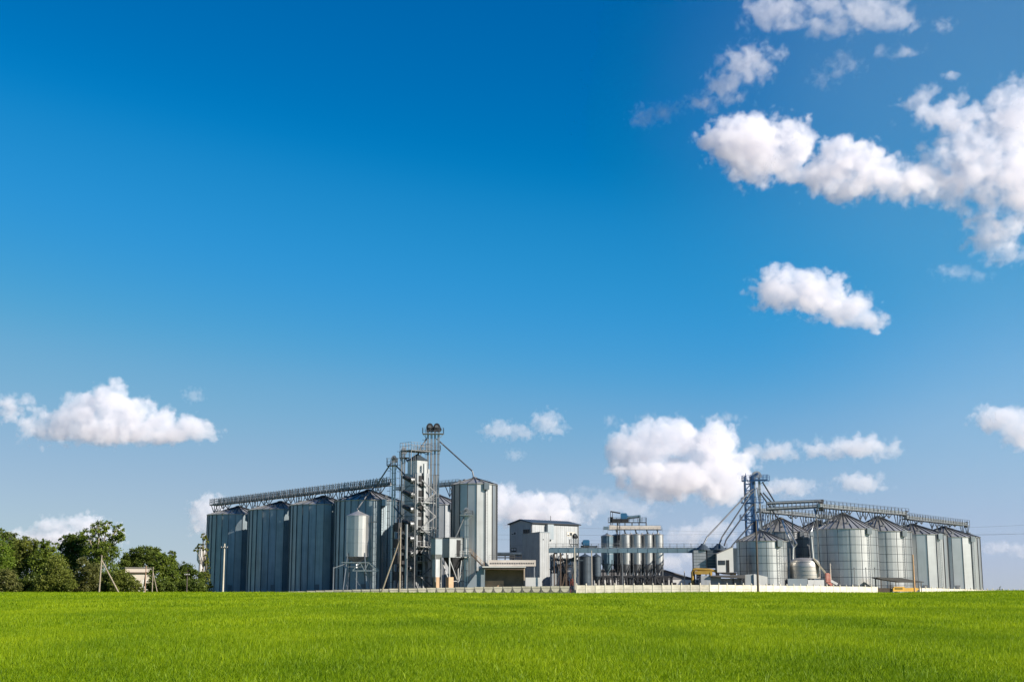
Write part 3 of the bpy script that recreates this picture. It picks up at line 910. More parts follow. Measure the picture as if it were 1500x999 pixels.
P0 = Vector((-81.5, 375.3, 23.6)); P1 = Vector((-27.2, 308.0, 24.0))
catwalk(P0, P1, 'long dark railed conveyor running over the roofs of the left silo row', trough=RIBD, h=.5, sup=RIBD, hoops=GALV2,
        supports=[(.02, 21.2), (.08, 22.2), (.2, 22.1), (.27, 20.9), (.34, 22.1), (.47, 22.1), (.53, 20.9), (.59, 22.1), (.7, 22.1), (.76, 20.9), (.82, 22.3), (.94, 22.3)], rail_step=.95, rail_t=.15, rail_h=1.35, drive=False, rail=FRAME, w=1.5)
catwalk((-30.5, 360.5, 26.6), (-12.3, 340.0, 26.6), 'short sunlit conveyor behind the dryer reaching over the half hidden silo', supports=[(.2, 23.5), (.55, 24.9), (.85, 23.5)], rail_t=.08)

# ------------------------------------------------------------------ dryer tower
DX, DY = px(609, 299.5), 299.5
dry = empty('grain_dryer', (DX, DY, 0), 'tall grain dryer tower with black fan ducts on its shaded side', 'dryer', rz=R(43))
L2, L1 = 3.5, 4.3
zb = pz(692, 299.5)
m = MB(); m.box(0, L2, 0, L1, .3, zb)
for k in range(1, 8):
    z = zb * k / 8 + .4
    m.box(-.06, L2 + .06, -.06, L1 + .06, z - .08, z + .08, 1)
body = m.build('dryer_body', [GALV, FRAME], dry)
m = MB(); m.box(.35, L2 - .2, .5, L1 - .5, zb - .05, pz(673, 299.5)); m.build('garner_bin', PALE, dry)
zg = pz(673, 299.5)
m = MB(); m.add([(.1, .3, zg - .02), (L2 + .05, .3, zg - .02), (L2 + .05, L1 - .3, zg - .02), (.1, L1 - .3, zg - .02), (L2 / 2, L1 / 2, zg + 1.6)], [(3, 2, 1, 0), (0, 1, 4), (1, 2, 4), (2, 3, 4), (3, 0, 4)])
m.build('roof', DKBLUE, dry)  # dark blue sheet puts the shade of the slopes into the colour
for k in range(7):
    zc_ = pz(703 + 21.5 * k, 299.5)
    f = MB()
    f.tube([(-.02, 1.3, zc_), (-1.0, 1.3, zc_)], [.85, .62], 14)
    f.tube([(-.9, 1.3, zc_), (-1.2, 2.2, zc_ + .5), (-1.25, 3.1, zc_ + .75)], [.5, .5, .42], 12, 1)
    fd = f.build('fan_duct', [FRAME, DARK], dry)
    f = MB(); f.tube([(-1.24, 3.08, zc_ + .745), (-1.252, 3.16, zc_ + .77)], .36, 12); f.build('duct_mouth', BLACK, fd)
    # air outlets and a small landing on the sunlit side
    f = MB(); f.box(.5, 1.5, -.14, .02, zc_ - .35, zc_ + 1.0); f.box(.5, 1.5, -.14, .02, zc_ - 1.5, zc_ - .6)
    f.build('air_outlet', BLACK, dry)
    if k % 2 == 1 or k > 2:
        f = MB(); f.box(.3, L2 + .9, -1.1, -.16, zc_ - 1.75, zc_ - 1.6)
        railing(f, [(.3, -1.08, zc_ - 1.6), (L2 + .9, -1.08, zc_ - 1.6)], 1.0, 1.0, .05)
        f.build('landing', PALE, dry)
# open frame, stairs and cross braces wrapped round the tower
m = MB()
for (a, b) in ((-.75, -.4), (-.75, L1 + .3), (L2 + 1.0, -1.2), (L2 + .2, -1.2)):
    m.bar((a, b, 0), (a, b, zb - .3), .16)
k = 0
z = 1.0
while z < zb - 3:
    m.bar((-.75, -.4, z), (-.75, L1 + .3, z), .1); m.bar((-.75, -.4 if k % 2 else L1 + .3, z), (-.75, L1 + .3 if k % 2 else -.4, z + 2.6), .09)
    m.bar((-.75, -.4, z), (.0, .0, z), .1); m.bar((L2 + .2, -1.2, z), (L2 + 1.0, -1.2, z), .1)
    m.bar((.3, -1.25, z) if k % 2 else (L2 + .9, -1.25, z), (L2 + .9, -1.25, z + 2.6) if k % 2 else (.3, -1.25, z + 2.6), .12, .3)
    z += 2.6; k += 1
m.build('access_frame', FRAME, dry)
# top platform with a cage of rails
m = MB()
zp = pz(660, 299.5)
m.box(-1.6, L2 + .9, .2, L1 - .2, zp, zp + .15)
for (a, b) in ((-1.4, .4), (-1.4, L1 - .4), (L2 + .7, .4), (L2 + .7, L1 - .4)): m.bar((a, b, zb - .5), (a, b, zp), .14)
pl = m.build('top_platform', FRAME, dry)
m = MB(); railing(m, [(-1.6, .2, zp + .15), (L2 + .9, .2, zp + .15), (L2 + .9, L1 - .2, zp + .15), (-1.6, L1 - .2, zp + .15), (-1.6, .2, zp + .15)], 1.7, .9, .07); m.build('railing', FRAME, pl)
m = MB()
for s in (0, .5): m.bar((-.35, .3 + s, .3), (-.35, .3 + s, zp + 1.2), .06)
z = .6
while z < zp: m.bar((-.35, .3, z), (-.35, .8, z), .04); z += .5
m.build('ladder', FRAME, dry)
m = MB(); m.bar((L2 * .5, -.4, 1), (L2 * .5, -.4, zb + 2.0), .45); m.bar((L2 + .35, .8, 1), (L2 + .35, .8, zb + 1), .4); m.build('grain_chute', PALE, dry)
m = MB(); m.tube([(-1.9, 1.0, .5), (-1.9, 1.0, pz(768, 299.5))], .28, 10); m.build('exhaust_pipe', GALV, dry)
m = MB()
for k in range(4):
    m.box(-2.9, -1.3, 2.6, 4.2, pz(850 - 24 * k, 299.5), pz(850 - 24 * k, 299.5) + 1.9)
    m.bar((-2.9, 2.6, pz(850 - 24 * k, 299.5) + 1.9), (-1.3, 4.2, pz(850 - 24 * k, 299.5) + 3.3), .15)
for (a, b) in ((-2.9, 2.6), (-1.3, 2.6), (-2.9, 4.2)): m.bar((a, b, 0), (a, b, pz(768, 299.5)), .16)
m.build('burner_stack', [DARK], dry)

# elevators beside it
elevator(px(574.5, 306.0), 306.0, pz(667, 306.0), 'left one of the two slim elevators beside the dryer, ending the long conveyor', gap=.55, leg=.36, plat=[(pz(682.5, 306.0), 1.1, .3, 1.6)],
         spouts=[[at(578, 680, 306.0), at(588, 690, 307), at(600, 705, 302)], [at(573, 678, 306.0), at(552, 710, 307.5), at(540, 722, 306.5), at(523, 746, 305)], [at(577, 742, 306.0), at(589, 756, 303)]])
elevator(px(588.5, 308), 308, pz(655, 308), 'slim elevator close behind the dryer, with a round head', gap=.5, leg=.36, plat=[(pz(671, 308), .4, .9, 1.2)], sep=1,
         spouts=[[at(592, 668, 308), at(600, 680, 306.0), at(606, 690, 302)]])
elevator(px(632.5, 311), 311, pz(620, 311), 'highest twin elevator with four pale trunks and two black heads', legs=2, gap=.8, leg=.5, sep=1.6, hm=DARK,
         plat=[(pz(636, 311), 1.0, .9, 1.3), (pz(660, 311), 2.2, .2, 1.1)], hs=1.25, pmat=PALE,
         spouts=[[at(640, 643, 312.5), at(692, 690, 306.5), at(694, 700, 306)], [at(626, 641, 312.5), at(614, 660, 307), at(612, 668, 302)]])

# small raised tank in front of the row
hopper_bin(px(522.5, 304), 304, rad(17, 304), pz(747, 304), pz(755.5, 304), pz(815, 304), pz(828, 304), 'small sunlit tank raised on a steel stand in front of the silo row', wm=PALE, facets=18, leg_out=1.2, name='raised_tank', lm=GALV2)
st = empty('tank_stand', (px(522.5, 304), 304, 0), 'pale triangulated steel stand under the small raised tank', 'stand')
rr = rad(17, 304) + .5
z1, z2 = pz(824, 304), pz(836, 304)
for sy in (-1, 1):
    m = MB()
    m.bar((-rr * .2, sy * rr, z2), (rr * 1.5, sy * rr, z2), .2); m.bar((-rr * .2, sy * rr, z2), (rr * .35, sy * rr, z1), .16); m.bar((rr * .35, sy * rr, z1), (rr * .65, sy * rr, z2), .14)
    m.bar((rr * .65, sy * rr, z2), (rr * .95, sy * rr, z1), .14); m.bar((rr * .95, sy * rr, z1), (rr * 1.5, sy * rr, z2), .16); m.bar((rr * .3, sy * rr, z1), (rr, sy * rr, z1), .16)
    m.bar((-rr * 1.0, sy * rr, z1), (rr * .35, sy * rr, z1), .18)
    m.build('side_frame', PALE, st)
for (a, b) in ((-rr * 1.55, -rr), (-rr * 1.55, rr), (rr * .1, -rr), (rr * 1.45, rr)):
    m = MB(); m.bar((a, b, 0), (a, b, z2 if a > 0 else z1 - 1), .2); m.bar((a, b, z1 - 1.2), (a * .3, b * .9, z1), .14); m.build('leg', GALV2, st)
m = MB()
for s in (0, .45): m.bar((rr * .93 + .2, -1.0 + s, .3), (rr * .93 + .2, -1.0 + s, pz(756, 304)), .06)
z = .5
while z < pz(756, 304): m.bar((rr * .93 + .2, -1, z), (rr * .93 + .2, -.55, z), .04); z += .5
m.box(rr * .95, rr * 1.4, -1.2, -.3, pz(765, 304), pz(765, 304) + .12)
railing(m, [(rr * .95, -1.2, pz(765, 304)), (rr * 1.4, -1.2, pz(765, 304)), (rr * 1.4, -.3, pz(765, 304))], 1.3, .8, .05)
m.build('ladder', FRAME, st)

# ------------------------------------------------------------------ cleaning station
CX, CY = px(657, 295), 295
cl = empty('cleaning_house', (CX, CY, 0), 'raised grey cleaning cabin with a white sunlit corner standing on legs', 'machine house', rz=RZ)
za, zb2 = pz(816, 295), pz(788, 295)
m = MB(); m.box(.2, 5.2, 0, 3.4, za, zb2); m.box(0.05, 5.4, -.15, 3.55, zb2, zb2 + .18, 1); m.build('cabin', [PANEL, FRAME], cl)
m = MB(); m.box(2.1, 3.2, -.06, .04, za + .2, zb2 - .3); m.build('cabin_opening', BLACK, cl)
m = MB(); m.box(3.4, 5.2, -1.1, -.02, za, za + .15); railing(m, [(2.2, -1.1, za + .15), (5.2, -1.1, za + .15)], 1.2, .9, .06); m.build('landing', PALE, cl)
m = MB(); m.lathe([(2.3, za + .02), (2.3, za - .05), (.35, za - 3.4), (.3, za - 3.6)], 4, (2.7, 1.7), a0=pi / 4); m.build('hopper', DARK, cl)
for (a, b) in ((.35, .2), (5.0, .2), (5.0, 3.2), (.35, 3.2)):
    m = MB(); m.bar((a, b, 0), (a, b, za), .26); m.build('leg', PALE, cl)
m = MB()
for (a, b) in (((.35, .2, za - .4), (2.6, .2, 2.6)), ((5.0, .2, za - .4), (2.8, .2, 2.6)), ((.35, .2, 2.6), (5.0, .2, 2.6)), ((.35, 3.2, za), (.35, .2, 2.4)), ((3.2, -.3, za - .6), (2.4, -.3, 1.0)), ((4.3, -.3, za - .6), (4.6, -.3, .8))): m.bar(a, b, .16)
m.build('brace', PALE, cl)
m = MB(); m.box(-.1, 1.2, -.2, .9, 0, pz(845, 295)); m.build('foundation', TAN, cl)
cy = empty('dust_cyclone', (px(639.5, 294), 294, 0), 'blue grey dust cyclone box with a hopper left of the cleaning cabin', 'cyclone', rz=RZ)
za3, zb3 = pz(812, 294), pz(789, 294)
m = MB(); m.box(-.9, .9, -.7, .9, za3, zb3); m.box(-1, 1, -.8, 1, zb3, zb3 + .12, 1); m.build('housing', [PANELG, FRAME], cy)
m = MB(); m.lathe([(1.18, za3 + .02), (.35, za3 - 1.7), (.3, za3 - 1.9)], 4, (0, .1), a0=pi / 4); m.build('hopper', GALV2, cy)
for (a, b) in ((-.8, -.6), (.8, -.6), (.8, .8), (-.8, .8)):
    m = MB(); m.bar((a, b, 2.4), (a, b, za3), .14); m.build('leg', FRAME, cy)
m = MB(); m.box(-.75, .55, -.4, .6, pz(845, 294), pz(819, 294)); m.build('bagging_cabinet', PANEL, cy)
m = MB(); m.box(-.55, .3, -.6, .5, 0, pz(845, 294)); m.build('foundation', TAN, cy)
elevator(px(683, 297.3), 297.3, pz(743, 297.3), 'short elevator with a cross shaped platform in front of the tallest silo', gap=.5, leg=.36, plat=[(pz(755, 297.3), 1.0, .9, .9)], pmat=PALE, hs=.8,
         spouts=[[at(680, 757, 297), at(669, 783, 296.5), at(666, 788, 296.5)]], ladder=True)

# ------------------------------------------------------------------ drive-through unloading shed, stairs and galleries
sh = empty('unloading_shed', (px(709, 293.5), 293.5, 0), 'open fronted drive-through unloading shed with a flat pale roof', 'shed', rz=0)
x1 = px(769, 293.5) - px(709, 293.5)
zr = pz(831, 293.5)
m = MB(); m.prism([(-3.6, 0), (0, 0), (0, zr - .02), (-1.4, zr - .8), (-3.6, 1.6)], 'y', .6, 5.5); m.build('side_wall', PANELG, sh)
m = MB(); m.box(x1 - .25, x1, 0.3, 6.5, 0, zr - .01); m.build('side_wall', SHEDIN, sh)
m = MB(); m.box(0, x1, 6.3, 6.55, 0, zr - .01); m.build('back_wall', SHEDIN, sh)
m = MB(); m.prism([(-.35, zr), (x1 + .2, zr), (x1 + .2, zr + .22), (-.35, zr + .28)], 'y', -.5, 6.9); m.build('roof', WHITE, sh)
m = MB(); m.prism([(.0, zr - .02), (x1 - .26, zr - .02), (x1 - .26, zr - .5), (0, zr - .35)], 'y', -.3, .1); m.build('fascia', BROWN, sh)
m = MB(); m.box(.1, 4.2, 3.0, 3.3, 0, pz(850, 295)); m.build('dump_wall', TAN, sh)
m = MB(); m.box(.0, .2, -.2, .15, 0, zr); m.build('post', PALE, sh)
lw = empty('low_wall', (px(769, 293), 293, 0), 'low white rendered wall at the right side of the unloading shed', 'wall')
m = MB(); m.box(.1, 3.2, 0, .3, 0, pz(845.5, 293)); m.build('wall', WHITE, lw)
st = empty('outside_stair', (px(688, 296.5), 296.5, 0), 'tan steel stair climbing from the shed roof to the cleaning cabin', 'stair')
xs, zs_, ze_ = px(709, 296.5) - px(688, 296.5), pz(810, 296.5), pz(831, 296.5)
m = MB()
for s in (0, .9):
    m.bar((0, s, zs_), (xs, s, ze_), .08, .3)
n = 12
for k in range(n):
    t = (k + .5) / n
    m.box(xs * t - .16, xs * t + .16, .05, .85, zs_ + (ze_ - zs_) * t - .02, zs_ + (ze_ - zs_) * t + .04)
m.build('flight', BROWN, st)
m = MB()
for s in (0, .9):
    m.bar((0, s, zs_ + 1.0), (xs, s, ze_ + 1.0), .08); m.bar((0, s, zs_ + .55), (xs, s, ze_ + .55), .06)
    for k in range(5):
        t = k / 4; m.bar((xs * t, s, zs_ + (ze_ - zs_) * t), (xs * t, s, zs_ + (ze_ - zs_) * t + 1.0), .06)
m.build('handrail', TAN, st)
m = MB()
for s in (0, .9): m.bar((0.1, s, 0), (0.1, s, zs_), .16); m.bar((xs, s, 0), (xs, s, ze_), .14)
m.build('post', PALE, st)
gal = empty('pipe_gallery', (px(716, 300), 300, 0), 'long cream gallery with a dotted dark slot behind the unloading shed', 'gallery')
xa, xb = 0, px(785, 300) - px(716, 300)
ga, gb = pz(829, 300), pz(820, 300)
m = MB(); m.box(xa, xb, 0, 1.4, ga, gb); m.build('gallery_body', GALLERY, gal)
m = MB()
for k in range(26): m.box(xa + .25 + k * (xb - .5) / 26, xa + .25 + (k + .55) * (xb - .5) / 26, -.04, .03, ga + .45, ga + .75)
m.build('slot', DARK, gal)
m = MB()
for k in range(5): m.bar((xa + .3 + k * (xb - .6) / 4, .8, 0), (xa + .3 + k * (xb - .6) / 4, .8, ga), .22)
m.build('post', GALV2, gal)
m = MB(); railing(m, [(xa, 0.05, gb), (xb * .55, 0.05, gb)], 1.0, 1.2, .05); m.build('railing', FRAME, gal)
pc = empty('screw_conveyor', (px(728, 316), 316, 0), 'dark tube conveyor between the tallest silo and the mill building', 'conveyor')
xb = px(764, 316) - px(728, 316)
m = MB(); m.tube([(-2, 0, pz(811.5, 316)), (xb, 0, pz(811.5, 316))], .42, 12); m.build('tube', DKBLUE, pc)
m = MB(); m.bar((-2, 0, pz(816.5, 316)), (xb, 0, pz(816.5, 316)), .8, .25)
for k in range(4): m.bar((xb * k / 3, 0, pz(816, 316)), (xb * k / 3, 0, pz(812, 316)), .2); m.bar((xb * k / 3, 0, 0), (xb * k / 3, 0, pz(817, 316)), .2)
m.build('carrier', DARK, pc)
m = MB(); m.box(xb * .5, xb * .75, -.5, .5, pz(818, 316), pz(813, 316)); m.build('drive_unit', DARK, pc)

# ------------------------------------------------------------------ mill building and its annex
BX = px(780, 326)
ml = empty('mill_building', (BX, 326, 0), 'tall light grey mill building with a shallow gable and few windows', 'building', rz=RZ)
L1m, L2m = 8.4, 15.0
zE, zP = pz(766.5, 326), pz(760.5, 326)
m = MB(); m.prism([(0, 0), (L1m, 0), (L1m, zE), (L1m / 2, zE + .9), (0, zE)], 'x', 0, L2m)
n = 24
for k in range(n):          # ribs of the cladding
    m.box(L2m * (k + .5) / n - .03, L2m * (k + .5) / n + .03, -.035, .0, 0.1, zE - .1)
for k in range(14):
    m.box(-.035, 0, L1m * (k + .5) / 14 - .03, L1m * (k + .5) / 14 + .03, .1, zE - .1)
m.build('wall', PANEL, ml)
m = MB()
for sgn in (0, 1):
    y0, y1 = (-.35, L1m / 2) if sgn == 0 else (L1m + .35, L1m / 2)
    m.prism([(y0, zE - .05), (y1, zE + .93), (y1, zE + 1.18), (y0, zE + .22)], 'x', -.4, L2m + .4)
m.build('roof', DKBLUE, ml)


def window(root, face, a0, a1, z0, z1, open_=None, fm=WHITE, n=2, d=0.06):
    """face 'x': in the plane x=0 (a = local y); face 'y': in the plane y=0 (a = local x)"""
    def bx(mm, p0, p1, q0, q1, t0, t1, mi=0):
        if face == 'x': mm.box(t0, t1, p0, p1, q0, q1, mi)
        else: mm.box(p0, p1, t0, t1, q0, q1, mi)
    f = MB(); w = .12
    bx(f, a0, a1, z0, z0 + w, -d - .02, .02); bx(f, a0, a1, z1 - w, z1, -d - .02, .02)
    for k in range(n + 1):
        c_ = a0 + (a1 - a0 - w) * k / n
        bx(f, c_, c_ + w, z0 + w, z1 - w, -d - .02, .02)
    fr = f.build('window_frame', fm, root)
    g = MB(); bx(g, a0 + w * .5, a1 - w * .5, z0 + w * .5, z1 - w * .5, -d + .02, .01); g.build('pane', GLASS, fr)
    if open_:
        for k in open_:
            s = MB(); c0 = a0 + (a1 - a0 - w) * k / n + w + .05; c1 = a0 + (a1 - a0 - w) * (k + 1) / n - .05
            bx(s, c0, c1, z0 + w + .25, z1 - w - .05, -d + .0, -d + .015); s.build('blind', WHITE, fr)
    return fr


zz = lambda v: pz(v, 329)
for pq in (((-.12, .25, .1), (-.12, .25, zE - .2)), ((L2m - .3, -.12, .1), (L2m - .3, -.12, zE - .2))):
    m = MB(); m.tube(pq, .09, 8); m.build('downpipe', FRAME, ml)
m = MB(); m.bar((-.3, -.44, zE + .1), (L2m + .35, -.44, zE + .1), .17); m.build('gutter', DARK, ml)
for zc_ in (5.6, 11.2):
    m = MB(); m.box(-.05, -.036, .05, L1m - .05, zc_, zc_ + .1); m.build('cladding_joint', PANELG, ml)
    m = MB(); m.box(.05, L2m - .05, -.05, -.036, zc_, zc_ + .1); m.build('cladding_joint', PANELG, ml)
window(ml, 'x', 5.9, 7.7, zz(783), zz(778), [1], n=2)
window(ml, 'x', 1.0, 3.3, zz(781.5), zz(775.5), None, fm=BROWN, n=3)
window(ml, 'x', 5.9, 7.8, zz(808), zz(801.5), [0, 1], fm=DARK, n=2)
window(ml, 'y', 11.0, 13.6, zz(784), zz(778), [0, 2], fm=CREAM, n=3)
m = MB(); m.box(4.1, 6.0, -.9, -.02, zz(790), zE - .1); m.build('notch_shade_box', PANELG, ml)  # box in darker cladding stands in for a shaded notch in the wall
m = MB(); m.tube([(9.5, L1m / 2, zE + .8), (9.5, L1m / 2, zE + 2.3)], .08, 8); m.build('roof_mast', FRAME, ml)
AX = px(791, 318)
an = empty('mill_annex', (AX, 318, 0), 'lower grey annex tower with a sloping top in front of the mill building', 'building', rz=RZ)
La1, La2 = 6.2, 3.0
zt0 = pz(781, 318)
m = MB(); m.prism([(0, 0), (La1, 0), (La1, zt0 - .1), (0, zt0 + .25)], 'x', 0, La2)
for k in range(10): m.box(-.035, 0, La1 * (k + .5) / 10 - .03, La1 * (k + .5) / 10 + .03, .1, zt0 - .2)
for k in range(5): m.box(La2 * (k + .5) / 5 - .03, La2 * (k + .5) / 5 + .03, -.035, 0, .1, zt0 + .1)
m.build('wall', PANEL, an)
m = MB(); m.prism([(-.15, zt0 + .27), (La1 + .15, zt0 - .1), (La1 + .15, zt0 + .02), (-.15, zt0 + .39)], 'x', -.12, La2 + .12); m.build('roof', PANELG, an)
m = MB(); m.box(.9, 1.15, -.1, -.04, pz(790.5, 318), pz(789, 318)); m.build('wall_lamp', DARK, an)
m = MB(); m.box(-.06, .0 - .036, .1, 2.2, .1, pz(822, 318)); m.build('door', PANELG, an)

pr = empty('pipe_rack', (px(806, 312), 312, 0), 'cluster of dark pipes and frames between the annex and the small elevator', 'pipe rack')
X_ = lambda u: px(u, 312) - px(806, 312)
m = MB()
for u, v in ((808, 812), (816, 808), (824, 816), (832, 812), (838, 820)): m.bar((X_(u), 0, 0), (X_(u), 0, pz(v, 312)), .24)
for v in (818, 830): m.bar((X_(807), 0, pz(v, 312)), (X_(839), 0, pz(v, 312)), .22)
m.bar((X_(808), 0, pz(850, 312)), (X_(824), 0, pz(820, 312)), .16); m.bar((X_(838), 0, pz(852, 312)), (X_(824), 0, pz(830, 312)), .16)
m.build('frame', DARK, pr)
for k, (u, v0, v1) in enumerate(((811, 858, 812), (819, 846, 815), (828, 858, 826))):
    m = MB(); m.tube([(X_(u), -.5, pz(v0, 312)), (X_(u), -.5, pz(v1, 312)), (X_(u) + 1.0, -.5, pz(v1, 312) + .6)], .26, 10); m.build('pipe', DKBLUE if k != 1 else GALV2, pr)
m = MB(); m.box(X_(821), X_(829), .3, 2.0, 0, pz(838, 312)); m.build('cabinet', DARK, pr)
# ------------------------------------------------------------------ fences
def fence(tab, x0, x1, H, name, label, style, pw=2.0):
    pts = []
    # walk along the line in panel steps
    x = x0
    y = lerp_tab(tab, x, 1)
    pts.append((x, y))
    while x < x1:
        y2 = lerp_tab(tab, x + .1, 1)
        d = hypot(.1, y2 - lerp_tab(tab, x, 1))
        x += pw * .1 / d
        pts.append((x, lerp_tab(tab, x, 1)))
    rx, ry = pts[0]
    rz = lerp_tab(tab, rx, 2) - H
    root = empty(name, (rx, ry, rz), label, 'fence')
    for k, (a, b) in enumerate(zip(pts, pts[1:])):
        za = lerp_tab(tab, (a[0] + b[0]) / 2, 2) - H - rz + random.uniform(-.035, .035)
        A = Vector((a[0] - rx, a[1] - ry, 0)); B = Vector((b[0] - rx, b[1] - ry, 0))
        d = (B - A).normalized(); L_ = (B - A).length
        n = Vector((d.y, -d.x, 0))
        M = lambda s, t, z: tuple(A + d * s + n * t + Vector((0, 0, z)))

        def pbox(m, s0, s1, t0, t1, z0, z1, mi=0):
            vs = [M(s0, -t0, z0), M(s1, -t0, z0), M(s1, -t1, z0), M(s0, -t1, z0), M(s0, -t0, z1), M(s1, -t0, z1), M(s1, -t1, z1), M(s0, -t1, z1)]
            m.add(vs, [(3, 2, 1, 0), (4, 5, 6, 7), (0, 1, 5, 4), (1, 2, 6, 5), (2, 3, 7, 6), (3, 0, 4, 7)], mi)
        m = MB()
        if style == 'grey':
            pbox(m, .07, L_ - .07, -.05, .05, za - .4, za + H - .06)
            pbox(m, .07, L_ - .07, -.075, .075, za + H - .34, za + H, 1)
            # half-round pale relief hanging under the top rail
            c_ = L_ / 2; rr = L_ * .42
            out = [(c_ + rr * cos(t), za + H - .42 + .82 * sin(t)) for t in [pi + pi * j / 12 for j in range(13)]]
            f = [M(s, .085, z) for s, z in out]; g = [M(s, .045, z) for s, z in out]
            nn = len(out)
            m.add(f + g, [tuple(range(nn)), tuple(range(nn, 2 * nn))[::-1]] + [(j, nn + j, nn + j + 1, j + 1) for j in range(nn - 1)] + [(nn - 1, 2 * nn - 1, nn, 0)], 1)
            m.build('fence_panel', [GREYC, SCALL], root)
            p = MB(); pbox(p, -.07, .07, -.1, .1, za - .5, za + H + .05); p.build('post', GREYC, root)
        else:
            pbox(m, .06, L_ - .06, -.05, .05, za - .4, za + H * .52)
            pbox(m, .06, L_ - .06, -.05, .05, za + H * .52 + .03, za + H - .04)
            pbox(m, .06, L_ - .06, -.02, .02, za + H * .5, za + H * .56, 1)
            pbox(m, .06, L_ - .06, .05, .06, za + H * .44, za + H * .475, 1)
            # low relief: a band of dashes and a shallow arch
            for j in range(5):
                s0 = .3 + j * (L_ - .6) / 5
                pbox(m, s0, s0 + (L_ - .6) / 5 * .7, .05, .075, za + H * .78, za + H * .84, 1)
            for j in range(6):
                t = -1 + 2 * (j + .5) / 6
                pbox(m, L_ / 2 + t * .5 - .1, L_ / 2 + t * .5 + .1, .05, .07, za + H * (.30 + .08 * t * t), za + H * (.35 + .08 * t * t), 1)
            m.build('fence_panel', [CREAM, GREYC], root)
            p = MB(); pbox(p, -.09, .09, -.1, .1, za - .5, za + H + .02)
            q = A + Vector((0, 0, 0))
            p.lathe([(.17, za + H + .02), (.17, za + H + .09), (.10, za + H + .15), (.16, za + H + .28), (.0, za + H + .42)], 8, (q.x, q.y))
            p.build('post', CREAM, root)
    return root


fence(FL, -51.5, 11.6, HL, 'concrete_fence', 'long grey concrete fence with pale half round reliefs', 'grey')
fence(FR, 13.4, px(1284, 315) - 1.2, HR, 'concrete_wall', 'cream concrete panel wall in front of the hopper bins and round tank', 'white')
fence(FR, px(1345, 322), 140, HR, 'concrete_wall', 'cream concrete panel wall running away to the right of the canopy', 'white')

# ------------------------------------------------------------------ conveyor bridge across the yard
YB = 306
bz0, bz1 = pz(809, YB), pz(803.2, YB)
xb0, xb1 = px(804, YB), px(1066, YB)
br = empty('conveyor_bridge', (xb0, YB, 0), 'long blue grey conveyor bridge crossing the yard at mid height', 'conveyor bridge')
Lb = xb1 - xb0
m = MB(); m.box(0, Lb, -.7, .7, bz0, bz0 + .1); m.box(0, Lb, -.78, -.7, bz0 - .08, bz1); m.box(0, Lb, .7, .78, bz0 - .08, bz1)
for k in range(19): m.box(Lb * k / 18 - .06, Lb * k / 18 + .06, -.84, -.78, bz0, bz1 - .04)
m.build('girder', BLUEGREY, br)
m = MB(); m.box(.2, Lb - .2, -.35, .35, bz0 + .35, bz1 + .25); m.build('conveyor_trough', GALV2, br)
m = MB()
for s in (-.74, .74): railing(m, [(0, s, bz1), (Lb, s, bz1)], 1.05, 1.6, .055)
m.build('railing', FRAME, br)
for (u0, w_) in ((812, 1.3), (821.5, 1.3), (842.5, .8), (867, .0), (912, .0), (1016, 1.2)):
    xx = px(u0, YB) - xb0
    m = MB()
    for s in (-.6, .6):
        m.bar((xx, s, 0), (xx, s, bz0 - .08), .2)
        if w_: m.bar((xx + w_, s, 0), (xx + w_, s, bz0 - .08), .16); m.bar((xx, s, .5), (xx + w_, s, bz0 * .5), .08); m.bar((xx + w_, s, bz0 * .5), (xx, s, bz0 - .2), .08)
    m.bar((xx, -.6, bz0 * .5), (xx, .6, bz0 * .5), .1)
    m.build('bridge_support', BROWN if w_ > 1 else FRAME, br)
# motors and screw conveyor standing on the bridge
mo = empty('motor_unit', (px(859, YB), YB, bz1 + .3), 'blue gear motor box standing on the conveyor bridge above the dark silos', 'motor')
m = MB(); m.box(-.75, .75, -.5, .5, .35, 1.45); m.box(-.6, .6, -.4, .4, 1.45, 1.6); m.tube([(-.75, 0, .85), (-1.0, 0, .85)], .3, 12); m.build('housing', MOTOR, mo)
m = MB(); m.box(-.6, .6, -.45, .45, 0, .35); m.build('foot', DARK, mo)
sc = empty('screw_conveyor', (px(862, YB), YB + .1, bz1 + .26), 'short dark screw conveyor lying on the bridge beside the blue motor', 'conveyor')
m = MB(); m.tube([(-1.6, .55, .18), (2.1, .55, .18)], .24, 12); m.build('tube', DKBLUE, sc)
for k in (-1.5, .2, 2.0):
    m = MB(); m.box(k - .08, k + .08, .3, .8, -.2, .48); m.build('flange', DARK, sc)
ic = empty('inclined_conveyor', (px(812, 309), 309, 0), 'dark machinery and inclined conveyor under the left end of the bridge', 'conveyor')
m = MB(); m.bar((-1, 0, 5.2), (5.5, 0, 8.3), .6, .5); m.bar((-1, .2, 7.4), (6.5, .2, 7.2), .5, .45); m.build('trough', DKBLUE, ic)
m = MB()
for (a, z) in ((.5, 5.8), (2.6, 6.8), (4.6, 7.7)): m.bar((a, 0, 0), (a, 0, z), .22); m.bar((a - 1.0, 0, 1.0), (a, 0, z - 1.4), .14)
m.build('post', BROWN, ic)
m = MB(); m.box(-.9, 1.0, -.5, .8, 0, 4.4); m.build('casing', PANEL, ic)
elevator(px(842.5, 312), 312, pz(781, 312), 'small elevator with a black head between the mill and the dark silos', gap=.5, leg=.3, plat=[(pz(797, 312), .8, .3, .9)], hs=.75, hm=DARK)
ob = empty('storehouse', (px(829, 330), 330, 0), 'low pale storehouse with a ledge behind the dark red machine', 'building')
w_ = px(849, 330) - px(829, 330)
m = MB(); m.box(0, w_, 0, 6, 0, pz(828, 330)); m.box(.3, w_ - .2, .5, 5, pz(828, 330), pz(821, 330)); m.build('wall', WHITE, ob)
